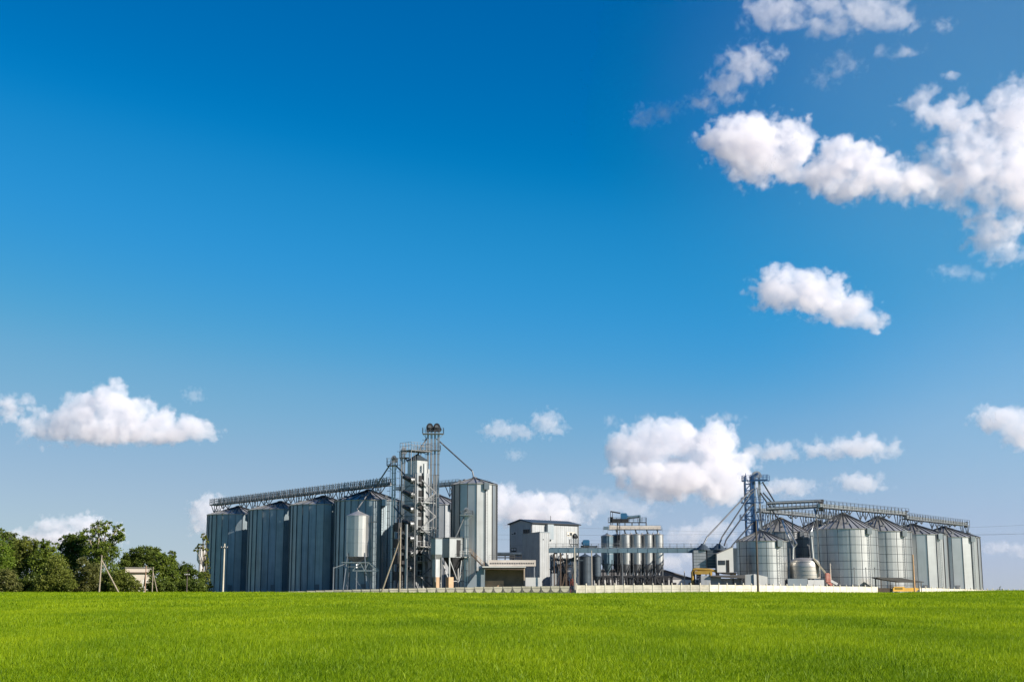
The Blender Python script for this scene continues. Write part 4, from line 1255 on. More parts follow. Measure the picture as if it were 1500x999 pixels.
m = MB(); m.box(-.2, w_ + .1, -.25, 6.2, pz(828, 330), pz(828, 330) + .22); m.build('roof', GREYC, ob)
rm = empty('grain_cleaner', (px(820, 318), 318, 0), 'dark red grain cleaning machine under the conveyor bridge', 'machine')
m = MB(); m.prism([(0, 1.2), (2.2, 1.2), (2.2, 2.8), (1.3, 3.3), (0, 2.9)], 'y', 0, 1.6); m.build('housing', RUST, rm)
for a in (.2, 1.9):
    for b in (.2, 1.4):
        m = MB(); m.bar((a, b, 0), (a, b, 1.22), .16); m.build('leg', DARK, rm)
m = MB(); m.prism([(2.4, 1.8), (3.4, 1.8), (3.6, 3.6), (2.4, 3.2)], 'y', .2, 1.4); m.bar((2.5, .3, 0), (2.5, .3, 1.8), .14); m.bar((3.3, .3, 0), (3.3, .3, 1.8), .14); m.build('feed_box', RUST, rm)

# ------------------------------------------------------------------ small dark silos and the hopper bins
def small_silo(u, D, hw, vt, ve, vb, label, hop=False):
    r = rad(hw, D)
    root = empty('feed_silo', (px(u, D), D, 0), label, 'silo', 'small dark silos under the bridge')
    zt, ze, z0 = pz(vt, D), pz(ve, D), (pz(vb, D) if hop else 0)
    m = MB(); m.lathe([(r, z0), (r, ze)], 22)
    for k in range(1, 5):
        z = z0 + (ze - z0) * k / 5; m.lathe([(r, z - .04), (r + .03, z - .03), (r + .03, z + .03), (r, z + .04)], 22)
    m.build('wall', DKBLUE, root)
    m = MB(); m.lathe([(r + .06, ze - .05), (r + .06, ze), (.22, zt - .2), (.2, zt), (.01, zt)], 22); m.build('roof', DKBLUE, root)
    if hop:
        m = MB(); m.lathe([(r + .02, z0 + .05), (.25, z0 - 1.3), (.01, z0 - 1.3)], 22); m.build('hopper', DKBLUE, root)
        for k in range(4):
            a = pi / 4 + k * pi / 2
            m = MB(); m.bar((r * cos(a), r * sin(a), 0), (r * cos(a), r * sin(a), z0 + .4), .14); m.build('leg', DARK, root)
    return root


small_silo(857.5, 315, 9, 810, 815, 857, 'larger dark silo of the two under the bridge, reaching the ground')
small_silo(874, 317, 6.8, 810, 815, 844, 'narrower dark silo of the two under the bridge, raised on legs', hop=True)
GB = 'hopper bins on the dark frame'
hopper_bin(px(890, 321), 321, rad(9, 321), pz(780.5, 321), pz(785, 321), pz(825, 321), pz(842, 321), 'dark blue hopper bin at the left end of the bin battery', wm=BLUEGREY, hm=BLUEGREY, lm=DARK, group=GB)
for k, (u, lab) in enumerate(((917, 'first sunlit hopper bin right of the ladder frame'), (933.5, 'second sunlit hopper bin from the ladder frame'), (950, 'third sunlit hopper bin from the ladder frame'), (965.5, 'last sunlit hopper bin, at the right end of the battery'))):
    hopper_bin(px(u, 321), 321, rad(7.6, 321), pz(780, 321), pz(783, 321), pz(826, 321), pz(842, 321), lab, wm=PALE, lm=FRAME, group=GB, bands=2)
for k, (u, lab) in enumerate(((905, 'back row bin coloured dark as if shaded, behind the ladder frame'), (925.5, 'back row bin coloured dark as if shaded, showing between the first two sunlit bins'), (942, 'back row bin coloured dark as if shaded, showing between the second and third sunlit bins'), (958, 'back row bin coloured dark as if shaded, showing between the last two sunlit bins'))):
    hopper_bin(px(u, 326), 326, rad(7.6, 326), pz(780.5, 326), pz(783.5, 326), pz(826, 326), pz(842, 326), lab, wm=DKBLUE, hm=DKBLUE, lm=DARK, group=GB, bands=2)  # dark sheet colour carries the shade seen between the sunlit bins
fr = empty('bin_frame', (px(881, 320), 320, 0), 'dark steel frame with a tall ladder carrying the hopper bins', 'frame')
wf = px(985, 320) - px(881, 320)
zf_ = pz(844.5, 320)
m = MB()
for s in (-1.6, 1.4, 7.2): m.bar((-1.2, s, zf_), (wf, s, zf_), .28, .34)
m.build('beam', DARK, fr)
for k in range(14):
    xx = -.9 + (wf + .6) * k / 13
    for s in (-1.6, 1.4, 7.2):
        m = MB(); m.bar((xx, s, 0), (xx, s, zf_ - .17), .34); m.build('column', DARK, fr)
m = MB()
xl0, xl1 = px(905.3, 318) - px(881, 320), px(909, 318) - px(881, 320)
zt = pz(765, 318)
for a in (xl0, xl1):
    for b in (-2.2, -1.7): m.bar((a, b, 0), (a, b, zt), .12)
z = .6
k = 0
while z < zt - .6:
    m.bar((xl0, -2.2, z), (xl1, -2.2, z), .06); z += .55
    k += 1
    if k % 3 == 0: m.bar((xl0, -2.2, z), (xl1, -1.7, min(z + 1.6, zt)), .05)
m.build('ladder', DARK, fr)
m = MB()
for (a, b) in (((-1, -1.7, 1), (2.2, -1.7, 5.5)), ((1.5, -1.7, 5.5), (3.5, -1.7, 1))): m.bar(a, b, .1)
m.build('brace', DARK, fr)
# distribution gear on top
x0 = px(881, 321)
tg = empty('distribution_gallery', (px(894, 321), 321, pz(776, 321)), 'cream conveyor gallery lying on top of the hopper bins', 'conveyor')
wl = px(969, 321) - px(894, 321)
zz_ = pz(770, 321) - pz(776, 321)
m = MB(); m.box(0, wl, -.4, .4, .18, zz_); m.box(-.1, 1.2, -.5, .5, .05, zz_ + .12); m.build('trough', GALLERY, tg)
m = MB(); m.box(-.3, wl + .3, -1.15, 1.15, 0, .1)
m.build('walkway', FRAME, tg)
m = MB(); railing(m, [(-1.6, -1.12, -.6), (wl + .3, -1.12, -.6)], 1.1, 1.1, .05); railing(m, [(-.3, 1.12, .1), (wl + .3, 1.12, .1)], 1.05, 1.1, .05); m.build('railing', FRAME, tg)
for k in range(5):
    xx = [px(u, 321) for u in (905, 917, 933.5, 950, 965.5)][k] - px(894, 321)
    m = MB(); m.tube([(xx - .3, 0, .2), (xx, 0, -.9)], .16, 8); m.build('outlet', GALV2, tg)
m = MB(); m.box(px(885, 321) - px(894, 321), px(891, 321) - px(894, 321) + .2, -.4, .4, .1, .8); m.build('gear_box', BLUEGREY, tg)
up = empty('upper_conveyor', (px(896, 322), 322, pz(776, 322) + .05), 'dark upper conveyor deck with tall posts above the hopper bins', 'conveyor')
za, zb_ = pz(765, 322) - pz(776, 322), pz(758, 322) - pz(776, 322)
wl = px(948, 322) - px(896, 322)
m = MB(); m.box(-.6, wl, -.9, .9, za - .15, za); m.build('deck', DARK, up)
m = MB(); m.box(.2, wl * .5, -.35, .35, za, za + .8); m.box(-.2, .5, -.5, .5, za, za + 1.2); m.build('trough', DARK, up)
m = MB(); m.tube([(wl * .42, 0, zb_ - .1), (wl * .82, 0, zb_ + .25)], .36, 14); m.box(wl * .8, wl * .84, -.45, .45, za, zb_ + .5); m.build('screw_tube', BLUEGREY, up)
for k in range(6):
    m = MB(); xx = wl * k / 5
    for s in (-.8, .8): m.bar((xx, s, -.0), (xx, s, za - .15), .13)
    m.build('post', FRAME, up)
m = MB(); railing(m, [(-.6, -.88, za), (wl, -.88, za)], 1.05, 1.0, .055); railing(m, [(-.6, .88, za), (wl, .88, za), (wl, -.88, za)], 1.05, 1.0, .055); m.build('railing', DARK, up)
m = MB()
for s in (0, .45): m.bar((-.1 + s, -.6, 0), (-.1 + s, -.6, pz(749, 322) - pz(776, 322)), .13)
m.bar((-.1, -.6, pz(749.5, 322) - pz(776, 322)), (2.2, -.6, pz(752, 322) - pz(776, 322)), .3); m.build('hoist_post', DARK, up)
mo = empty('motor_unit', (px(915, 322), 322, pz(776, 322) + .05 + za), 'blue gear motor box on the highest deck above the hopper bins', 'motor')
m = MB(); m.box(-.7, .75, -.45, .45, .75, 1.95); m.box(-.55, .6, -.4, .4, 1.95, 2.1); m.tube([(.75, 0, 1.3), (1.1, 0, 1.3)], .3, 12); m.build('housing', MOTOR, mo)
m = MB(); m.box(-.5, .5, -.4, .4, 0, .75); m.build('foot', DARK, mo)

# background shed
bs = empty('long_shed', (px(975, 350), 350, 0), 'long low white shed with a grey pitched roof in the background', 'building')
wl = px(1050, 350) - px(975, 350)
ze, zr = pz(849, 350), pz(835, 350)
m = MB(); m.box(-18, wl, 0, 14, 0, ze); m.build('wall', WHITE, bs)
m = MB(); m.prism([(-18.4, zr), (px(972, 350) - px(975, 350), zr), (px(1019, 350) - px(975, 350), ze - .05), (px(1019, 350) - px(975, 350), ze + .2), (px(972, 350) - px(975, 350), zr + .25), (-18.4, zr + .25)], 'y', -.4, 14.4); m.build('roof', ROOFG, bs)
m = MB(); m.prism([(-18, ze + .0), (px(1014, 350) - px(975, 350), ze + .0), (px(972, 350) - px(975, 350), zr - .02), (-18, zr - .02)], 'y', .05, 13.9); m.build('gable', ROOFG, bs)
for k in range(6):
    m = MB(); xx = -15 + k * (wl + 12) / 6; m.box(xx, xx + 1.1, -.05, .04, ze * .4, ze * .8); m.build('window', DARK, bs)
pole(1002.8, 836, 318, 'short pale post in front of the background shed', m=POLEC, r=.14, z0=0)

# ------------------------------------------------------------------ loading station with ochre pipes
ls = empty('loading_hopper', (px(1016, 304), 304, 0), 'pair of grey loading hoppers with dark conical tops at the end of the bridge', 'hopper')
for (ua, ub, vt, vb, mm_) in ((1016, 1034, 806, 832, GALV2), (1036, 1052, 806, 832, DKBLUE)):
    xa, xb_ = px(ua, 304) - px(1016, 304), px(ub, 304) - px(1016, 304)
    m = MB(); m.box(xa, xb_, -1.2, 1.2, pz(vb, 304), pz(vt, 304))
    for k in range(1, 6): z = pz(vb, 304) + (pz(vt, 304) - pz(vb, 304)) * k / 6; m.box(xa - .03, xb_ + .03, -1.23, 1.23, z - .04, z + .04, 1)
    m.build('hopper_box', [mm_, FRAME], ls)
for (uc, hw) in ((1031, 11), (1054, 11.5)):
    r = hw * 304 / F; xc = px(uc, 304) - px(1016, 304)
    m = MB(); m.lathe([(r, pz(806, 304)), (r, pz(805, 304)), (.5, pz(797.5, 304)), (.4, pz(796, 304)), (.01, pz(796, 304))], 16, (xc, 0)); m.build('cone_top', DKBLUE, ls)
for (a, b) in ((0.1, -1.1), (2.6, -1.1), (5.4, -1.1), (.1, 1.1), (5.4, 1.1)):
    m = MB(); m.bar((a, b, 0), (a, b, pz(832, 304)), .22); m.build('leg', BROWN, ls)
yp = empty('suction_pipe', (px(1014, 302), 302, 0), 'bent ochre yellow pipe around the loading hoppers', 'pipe')
X_ = lambda u: px(u, 302) - px(1014, 302)
m = MB(); m.tube([(0, -.4, 0), (0, -.4, pz(838, 302)), (.25, -.4, pz(834.5, 302)), (X_(1019), -.4, pz(833.5, 302)), (X_(1040), -.4, pz(834.5, 302)), (X_(1060), -.4, pz(839, 302)), (X_(1078), -.4, pz(840, 302))], .30, 12)
m.build('pipe', YELLOW, yp)
m = MB(); m.box(X_(1017), X_(1043), -.9, .0, pz(841, 302), pz(836, 302)); m.tube([(X_(1040), -.7, pz(838, 302)), (X_(1043), -.7, 0.2)], .3, 10); m.build('fan_casing', YELLOW, yp)
for u in (1021, 1026, 1042):
    m = MB(); m.bar((X_(u), -.2, 0), (X_(u), -.2, pz(841, 302)), .3); m.build('leg', DARK, yp)
# control cabin
cb = empty('control_cabin', (px(1051, 301), 301, pz(838, 301)), 'white control cabin with a sloping roof, window and open dark door', 'cabin')
wc = px(1075, 301) - px(1051, 301)
z1, z2 = pz(811, 301) - pz(838, 301), pz(801, 301) - pz(838, 301)
m = MB(); m.prism([(0, 0), (wc, 0), (wc, z2), (0, z1)], 'y', 0, 3.0); m.build('wall', WHITE, cb)
m = MB(); m.prism([(-.2, z1 - .08), (wc + .15, z2 + .06), (wc + .15, z2 + .2), (-.2, z1 + .06)], 'y', -.15, 3.2); m.build('roof', ROOFG, cb)
c1 = px(1075, 301) - px(1051, 301)
m = MB(); m.box(c1 + .01, c1 + 1.0, .2, 3.0, 0.1, z2 - .2); m.build('shaded_side', DKBLUE, cb)  # dark blue box stands in for the cabin's right side in shade
X_ = lambda u: px(u, 301) - px(1051, 301)
Z_ = lambda v: pz(v, 301) - pz(838, 301)
f = MB()
f.box(X_(1053), X_(1063), -.07, .02, Z_(827), Z_(820.5)); wf_ = f.build('window_frame', DARK, cb)
g = MB(); g.box(X_(1053.6), X_(1057.6), -.09, -.06, Z_(826.2), Z_(821.3)); g.box(X_(1058.4), X_(1062.4), -.09, -.06, Z_(826.2), Z_(821.3)); g.build('pane', GLASS, wf_)
f = MB(); f.box(X_(1064.5), X_(1069), -.06, .02, .05, Z_(820)); f.build('door', BLACK, cb)
m = MB()
for (a, b) in ((.15, .15), (wc - .15, .15), (wc - .15, 2.8), (.15, 2.8)): m.bar((a, b, -pz(838, 301)), (a, b, 0), .22)
m.bar((0, .1, -.12), (wc + 1, .1, -.12), .25); m.bar((0, 2.8, -.12), (wc + 1, 2.8, -.12), .25); m.build('stand', DARK, cb)
# weighbridge canopy
ca = empty('weighing_canopy', (px(1041, 299), 299, 0), 'low dark flat canopy over pale walls under the control cabin', 'canopy')
X_ = lambda u: px(u, 299) - px(1041, 299)
m = MB(); m.prism([(-.2, pz(842.5, 299)), (X_(1091), pz(842, 299)), (X_(1091), pz(846.5, 299)), (X_(1088), pz(846.8, 299)), (-.2, pz(844, 299))], 'y', -.6, 3.0); m.build('roof', ROOFD, ca)
m = MB(); m.box(0, X_(1058), 1.5, 1.75, 0, pz(844.5, 299)); m.build('wall', PANELG, ca)
m = MB(); m.box(X_(1058), X_(1088), 2.2, 2.45, 0, pz(846.9, 299)); m.build('wall', PANEL, ca)
m = MB(); m.box(X_(1027), 0, 0, 3, 0, pz(843, 299)); m.build('side_box', PANEL, ca)
m = MB(); m.bar((X_(1090), -.3, 0), (X_(1090), -.3, pz(845, 299)), .28); m.bar((X_(1083), -.3, pz(845.5, 299)), (X_(1090), -.3, pz(853, 299)), .2); m.build('post', DARK, ca)
bx_ = empty('kiosk', (px(1091, 299), 299, 0), 'small box shaped kiosk with a bright white end beside the canopy', 'kiosk')
X_ = lambda u: px(u, 299) - px(1091, 299)
m = MB(); m.prism([(0, 0), (X_(1104), 0), (X_(1104), pz(840.5, 299)), (0, pz(841.5, 299))], 'y', 0, 2.6); m.build('wall', PANEL, bx_)
m = MB(); m.prism([(X_(1104) + .01, 0), (X_(1124), 0), (X_(1124), pz(844.5, 299)), (X_(1104) + .01, pz(840.3, 299))], 'y', -.3, 1.2); m.build('end_wall', WHITE, bx_)

# ------------------------------------------------------------------ blue elevator tower
TX, TY = px(1113, 322), 322
zt = pz(690, 322)
elevator(TX, TY, zt, 'twin leg elevator standing in the blue tower, with spouts fanning out', gap=1.2, leg=.5, plat=[(pz(703, 322), .6, 1.6, 1.1)], pm=BLUE, lm=GALV, hm=GALV2, hs=1.0, ladder=False, spm=RIBD,
         spouts=[[at(1104, 716, 321), at(1098, 720, 319), at(1036, 786, 306), at(1031, 796, 305)], [at(1104, 720, 321), at(1099, 724, 319), at(1058, 786, 306), at(1054, 796, 305)],
                 [at(1104, 738, 321), at(1097, 744, 318), at(1064, 790, 303), at(1061, 799, 302)], [at(1105, 764, 321), at(1098, 770, 319), at(1074, 797, 304), at(1070, 803, 303)],
                 [at(1117, 706, 322), at(1136, 737, 326), at(1135, 741, 327)], [at(1114, 722, 321), at(1140, 760, 330), at(1144, 766, 331)], [at(1109, 714, 321), at(1113, 745, 320), at(1117, 776, 313)],
                 [at(1118, 722, 322), at(1131, 736, 327), at(1133, 742, 328)]])
bt = empty('lattice_tower', (px(1100, 321), 321, 0), 'blue lattice tower with ladder cages and landings around the elevator', 'tower')
xw = px(1105, 321) - px(1096, 321)
zt2 = pz(697, 321)
for (a, b) in ((-xw / 2, -.7), (xw / 2, -.7), (-xw / 2, .9), (xw / 2, .9)):
    m = MB(); m.bar((a, b, 0), (a, b, zt2), .22); m.build('leg', BLUE, bt)
m = MB(); z = 1.2; k = 0
while z < zt2 - 1:
    for b in (-.7, .9):
        m.bar((-xw / 2, b, z), (xw / 2, b, z), .15)
        m.bar((-xw / 2, b, z) if k % 2 else (xw / 2, b, z), (xw / 2, b, z + 1.5) if k % 2 else (-xw / 2, b, z + 1.5), .11)
    for a in (-xw / 2, xw / 2): m.bar((a, -.7, z), (a, .9, z), .1)
    z += 1.5; k += 1
m.build('lattice', BLUE, bt)
m = MB(); m.box(xw / 2 + .3, xw / 2 + .62, -.35, .4, .2, zt2 + .2); m.build('elevator_casing', BLUE, bt)
for (v, wl_, wr_) in ((705, .6, 4.2), (737, .9, 2.6), (762, 1.3, 3.0)):
    z = pz(v, 321)
    m = MB(); m.box(-xw / 2 - wl_, xw / 2 + wr_, -1.0, -.72, z, z + .22); m.box(-xw / 2 - wl_, -xw / 2 - .1, -.72, 1.0, z, z + .22)
    p_ = m.build('landing', BLUE, bt)
    m = MB(); railing(m, [(-xw / 2 - wl_, .9, z + .2), (-xw / 2 - wl_, -1.0, z + .2), (xw / 2 + wr_, -1.0, z + .2)], 1.1, .8, .09); m.build('railing', BLUE, p_)
m = MB(); m.bar((xw / 2 + .9, -.9, pz(790, 321)), (xw / 2 + .9, -.9, pz(762, 321)), .6, .5); m.build('control_box', BLUE, bt)
m = MB(); m.tube([(-xw / 2 + .1, -.8, zt2 - .3), (-xw / 2 + .1, -.8, pz(696, 321) + .4)], .08, 6); m.build('mast', BLUE, bt)

# ------------------------------------------------------------------ right hand silos
GR = 'wide silos on the right'
silo(1117.5, 312, 36.5, 793, 776, 'lower wide tank silo with ring bands in front of the blue tower', facets=44, stiff=False, rings=7, seams=15, ribs=26, mats=PALE, vents=3, group=None)
silo(1239, 330, 48.5, 776, 751.5, 'widest banded silo right of the low rounded tank, nearest of its row', facets=48, stiff=False, rings=8, mats=PALE, group=GR, ribs=30)
silo(1291, 345, 46.5, 779.5, 756, 'second banded silo of the right row, behind the canopy', facets=48, stiff=False, rings=8, mats=PALE, group=GR, ribs=30)
silo(1341, 360, 48.5, 784, 767, 'third silo of the right row, with dark vertical ribs and no bands', facets=20, stiff=RIBD, mats=PALE2, group=GR, ribs=30)
silo(1387, 380, 49.5, 788, 771, 'rightmost silo of all, with dark vertical ribs', facets=20, stiff=RIBD, mats=PALE2, group=GR, ribs=30, a0=.2)
silo(1146, 345, 42, 780, 758, 'shaded silo half hidden behind the lower wide tank silo', facets=48, stiff=False, rings=8, mats=GALV, group=GR, ribs=30)
silo(1200, 362, 42, 783, 762, 'dark shaded silo of the back row, left of the widest banded silo', facets=48, stiff=False, rings=8, mats=GALV, group=GR, ribs=30)


def along(p, q, t): return Vector(p).lerp(Vector(q), t)


A1, A2 = Vector((80.2, 330)), Vector((93.3, 345))
f0 = A1 + (A1 - A2) * .66; f1 = A1 + (A2 - A1) * 1.62
catwalk((f0.x, f0.y, 19.7), (f1.x, f1.y, 19.8), 'pale railed conveyor over the two nearest banded silos', trough=PALE, supports=[(.05, 15.4), (.18, 16.6), (.3, 18.5), (.48, 17.5), (.62, 17.4), (.76, 18.5), (.93, 15.6)], rail_h=1.5, w=1.2, sup=RIBD, rail=RIBD, rail_t=.09, rail_step=2.0)
A3, A4 = Vector((106.4, 360)), Vector((121, 380))
f0 = A3 + (A3 - A4) * .38; f1 = A4 + (A4 - A3) * .55
catwalk((f0.x, f0.y, 18.7), (f1.x, f1.y, 18.8), 'pale railed conveyor over the two silos at the far right', trough=PALE, supports=[(.03, 16.0), (.2, 17.7), (.45, 16.9), (.6, 17.2), (.75, 18.0), (.97, 15.6)], rail_h=1.4, w=1.2, sup=RIBD, rail=RIBD, rail_t=.09, rail_step=2.0)
F1, F2 = Vector((68.3, 345)), Vector((81.5, 362))
f0 = F1 + (F1 - F2) * .62; f1 = F2 + (F2 - F1) * .75
catwalk((f0.x, f0.y, 19.5), (f1.x, f1.y, 19.5), 'pale railed conveyor over the shaded back row of silos', trough=PALE, supports=[(.04, 15), (.14, 16.0), (.36, 18.6), (.5, 16.4), (.62, 16.6)], rail_h=1.5, w=1.2, sup=RIBD, rail=RIBD, rail_t=.09, rail_step=2.0)
# covered double conveyor from the tower
cc = empty('covered_conveyor', at(1123, 740, 323), 'dark covered double conveyor sloping up from the blue tower to the right', 'conveyor')
a0_ = at(1123, 740, 323)
for (va, vb, nm, mm_) in ((737, 733.5, 'cover', DKBLUE), (745.5, 741.5, 'trough', DKBLUE)):
    p, q = at(1123, va, 323) - a0_, at(1206 if nm == 'cover' else 1201, vb, 326) - a0_
    m = MB(); m.tube([p, q], .38 if nm == 'cover' else .42, 12); m.build(nm, mm_, cc)
m = MB()
for k in range(14):
    t = k / 13
    p = (at(1123, 737, 323) - a0_).lerp(at(1203, 733.5, 326) - a0_, t); q = (at(1123, 745.5, 323) - a0_).lerp(at(1203, 741.5, 326) - a0_, t)
    for s in (-.4, .4): m.bar(p + Vector((0, s, 0)), q + Vector((0, s, 0)), .1)
m.build('post', FRAME, cc)
m = MB(); q = at(1203, 741.5, 326) - a0_; m.box(q.x - .6, q.x + .5, q.y - .5, q.y + .5, q.z - 1.1, q.z + 1.6); m.build('end_box', DARK, cc)
for u in (1128, 1160, 1196):
    q = at(u, 745, 324.5) - a0_
    m = MB(); m.bar((q.x, q.y, -a0_.z), (q.x, q.y, q.z), .26); m.bar((q.x + .8, q.y + 1.0, -a0_.z), (q.x, q.y, q.z - 2), .16)
    z = 2 - a0_.z
    m.build('support', FRAME, cc)
sp = empty('discharge_spout', at(1191, 753, 322), 'kinked pale spout dropping beside the shaded side of the widest silo', 'pipe')
o_ = at(1191, 753, 322)
m = MB(); m.tube([at(1193, 745, 323) - o_, at(1196, 756, 322) - o_, at(1188, 779, 321) - o_, at(1189, 795, 321) - o_, at(1191, 818, 321) - o_], .24, 8); m.build('pipe', PALE, sp)
m = MB(); q = at(1188.5, 780, 321) - o_; m.box(q.x - .35, q.x + .35, -.4 + q.y, .4 + q.y, q.z - .7, q.z + .3); m.bar((q.x + .4, q.y, -o_.z), (q.x + .4, q.y, q.z), .18); m.build('valve_box', GALV2, sp)
sp = empty('discharge_spout', at(1160, 790, 316), 'forked spout leaning against the sunlit side of the shaded silo', 'pipe')
o_ = at(1160, 790, 316)
m = MB(); m.tube([at(1146, 762, 330) - o_, at(1154, 784, 318) - o_, at(1162, 802, 316) - o_, at(1161, 846, 316) - o_], .22, 8); m.tube([at(1152, 770, 320) - o_, at(1167, 797, 316) - o_, at(1162, 803, 316) - o_], .2, 8); m.build('pipe', PALE, sp)
m = MB(); q = at(1162, 803, 316) - o_; m.bar((q.x - .8, 0, -o_.z), (q.x - .8, 0, q.z), .18); m.bar((q.x + .3, 0, -o_.z), (q.x + .3, 0, q.z), .18); m.build('post', FRAME, sp)

# ------------------------------------------------------------------ domed loading shed and its machinery
ds = empty('round_tank', (px(1162, 308), 308, 0), 'low rounded tank of stained sheet metal on a low wall with a sloping pale chute', 'tank')
X_ = lambda u: px(u, 308) - px(1162, 308)
Z_ = lambda v: pz(v, 308)
DOME = mat('stained_corrugated_sheet', (.46, .43, .385), .42, .65, var=.14, scale=.7, dirt=(.24, .20, .16), dirt_amt=.5)
cxd, rd = X_(1184.5), X_(1207) - X_(1184.5)
m = MB()
prof = [(rd, Z_(847)), (rd, Z_(830)), (rd * .985, Z_(826)), (rd * .93, Z_(822)), (rd * .8, Z_(818.8)), (rd * .6, Z_(817)), (rd * .3, Z_(816.2)), (.01, Z_(816))]
m.lathe(prof, 40, (cxd, rd + .1))
m.build('shell', DOME, ds, smooth=True)
for v in (841.5, 835.5, 829.5, 823):
    r_ = rd if v > 829 else rd * .945
    m = MB(); m.lathe([(r_ - .02, Z_(v) - .06), (r_ + .07, Z_(v) - .05), (r_ + .07, Z_(v) + .05), (r_ - .02, Z_(v) + .06)], 40, (cxd, rd + .1)); m.build('band', GALV2, ds)
m = MB(); m.bar((X_(1195), 1.2, Z_(817.5)), (X_(1210.5), .6, Z_(839)), 1.3, .35); m.build('chute', mat('faded_cream_sheet', (.55, .45, .33), .6, .1, var=.12), ds)
m = MB(); m.box(X_(1154), X_(1183), -.05, 4.8, 0, Z_(847.3)); m.build('base_wall', PANELG, ds)
m = MB(); m.box(X_(1183) + .02, X_(1207), -.1, 4.8, 0, Z_(849)); m.build('base_wall', WHITE, ds)
ld = empty('grain_loader', (px(1210, 311), 311, 0), 'faded red and white grain loader parked beside the low rounded tank', 'machine')
X_ = lambda u: px(u, 311) - px(1210, 311)
Z_ = lambda v: pz(v, 311)
m = MB(); m.prism([(0, Z_(852)), (X_(1216), Z_(852)), (X_(1216), Z_(842)), (X_(1214), Z_(839)), (0, Z_(839))], 'y', -.6, .6); m.build('body', PINK, ld)
m = MB(); m.bar((X_(1212), 0, Z_(848)), (X_(1226), 0, Z_(855.5)), .9, .55); m.build('chute', WHITE, ld)
m = MB(); m.bar((X_(1211), 0, Z_(851)), (X_(1218), 0, Z_(857)), 1.0, .5); m.build('hopper', PINK, ld)
for (a, b) in ((.2, -.55), (.9, -.55), (.2, .55), (.9, .55)):
    m = MB(); m.tube([(a, b - .1, .35), (a, b + .1, .35)], .35, 14); m.build('wheel', DARK, ld)
pole(1217, 825, 312, 'thin pale post standing behind the faded red loader', m=POLEC, r=.16, z0=0)
# vertical air pipes in front of the banded silos
for k, (u, lab) in enumerate(((1252, 'thin vertical pipe in front of the widest silo, leftmost of three'), (1269, 'thin vertical pipe in front of the widest silo, middle of three'), (1282, 'thin vertical pipe at the right edge of the widest silo'))):
    g = empty('vent_pipe', (px(u, 318), 318, 0), lab, 'pipe', 'thin pipes before the banded silos')
    m = MB(); m.tube([(0, 0, 0), (0, 0, pz(832, 318))], .09, 8); m.build('pipe', FRAME, g)
    m = MB(); m.lathe([(.14, pz(832, 318)), (.16, pz(832, 318) + .1), (.0, pz(832, 318) + .22)], 8); m.build('cap', FRAME, g)

# ------------------------------------------------------------------ field canopy with wagon
YC = 318.5
cn = empty('field_canopy', (px(1283, YC), YC, -.4), 'sagging dark canopy roof on thin posts at the wall opening', 'canopy')
X_ = lambda u: px(u, YC) - px(1283, YC)
Z_ = lambda v: pz(v, YC) + .4
m = MB(); m.prism([(-.1, Z_(845.2)), (X_(1318), Z_(846.5)), (X_(1350), Z_(851.8)), (X_(1350), Z_(852.8)), (X_(1318), Z_(852.6)), (X_(1288), Z_(848)), (-.1, Z_(846.2))], 'y', -1.8, 3.2); m.build('roof', ROOFD, cn)
for u, v in ((1288, 847), (1309, 850), (1346, 853)):
    for s in (-1.6, 3.0):
        m = MB(); m.bar((X_(u), s, 0), (X_(u), s, Z_(v)), .14); m.build('post', BROWN, cn)
wg = empty('tipping_wagon', (px(1306, 317), 317, -.45), 'orange yellow farm wagon parked under the dark canopy', 'wagon')
X_ = lambda u: px(u, 317) - px(1306, 317)
Z_ = lambda v: pz(v, 317) + .45
m = MB(); m.prism([(0, Z_(866)), (X_(1340), Z_(866)), (X_(1344), Z_(862)), (X_(1340), Z_(860.5)), (X_(1324), Z_(861)), (X_(1322), Z_(859)), (X_(1308), Z_(859)), (0, Z_(862))], 'y', -.9, .9); m.build('body', ORANGE, wg)
m = MB(); m.box(X_(1309), X_(1320), -.95, .95, Z_(863), Z_(860)); m.build('side_board', YELLOW, wg)
for u in (1312, 1334):
    for s in (-.95, .8):
        m = MB(); m.tube([(X_(u), s, .42), (X_(u), s + .18, .42)], .42, 16); m.build('wheel', DARK, wg)
bb = empty('scrap_bin', (px(1283, 317), 317, -.4), 'weathered brown box bin under the left end of the canopy', 'bin')
m = MB(); m.box(0, 2.9, -.7, .7, 0, pz(861, 317) + .4); m.box(-.06, 2.96, -.76, .76, pz(861, 317) + .3, pz(861, 317) + .38); m.build('body', BROWN, bb)
m = MB(); m.box(3.1, 3.5, -.3, .3, 0, pz(862, 317) + .4); m.build('concrete_block', GREYC, bb)

# ------------------------------------------------------------------ poles
pole(327, 796, 288, 'pale concrete pole in front of the leftmost silo', m=POLEC, r=.2, cross=((802, .7),))
pole(585.5, 772, 284, 'wooden pole with a long slanting brace in front of the dryer', m=WOOD, r=.2, brace=(557, 788))
pole(1110, 762, 277, 'tall dark wooden pole in front of the lower wide tank silo', m=DKWOOD, r=.24)
pole(842, 802, 289, 'thin white pole at the corner where the two fences meet', m=POLEC, r=.13)
pole(867, 806, 303, 'thin white post in front of the larger dark silo', m=POLEC, r=.10, z0=0)
pole(1339, 812, 290, 'tall tan pole beside the dark canopy', m=mat('tan_pole', (.45, .26, .13), .8), r=.2)
pole(146, 813, 268, 'leaning pale wooden pole with a brace in front of the tallest tree', m=WOOD, r=.17, brace=(175, 820), lean=.022)
pole(213, 828, 268, 'reddish double pole in front of the small cream building', m=mat('reddish_pole_wood', (.26, .15, .10), .85), r=.12, brace=(209, 836))
pole(223.5, 830, 272, 'short pole with a brace right of the small cream building', m=WOOD, r=.12, brace=(231, 838))
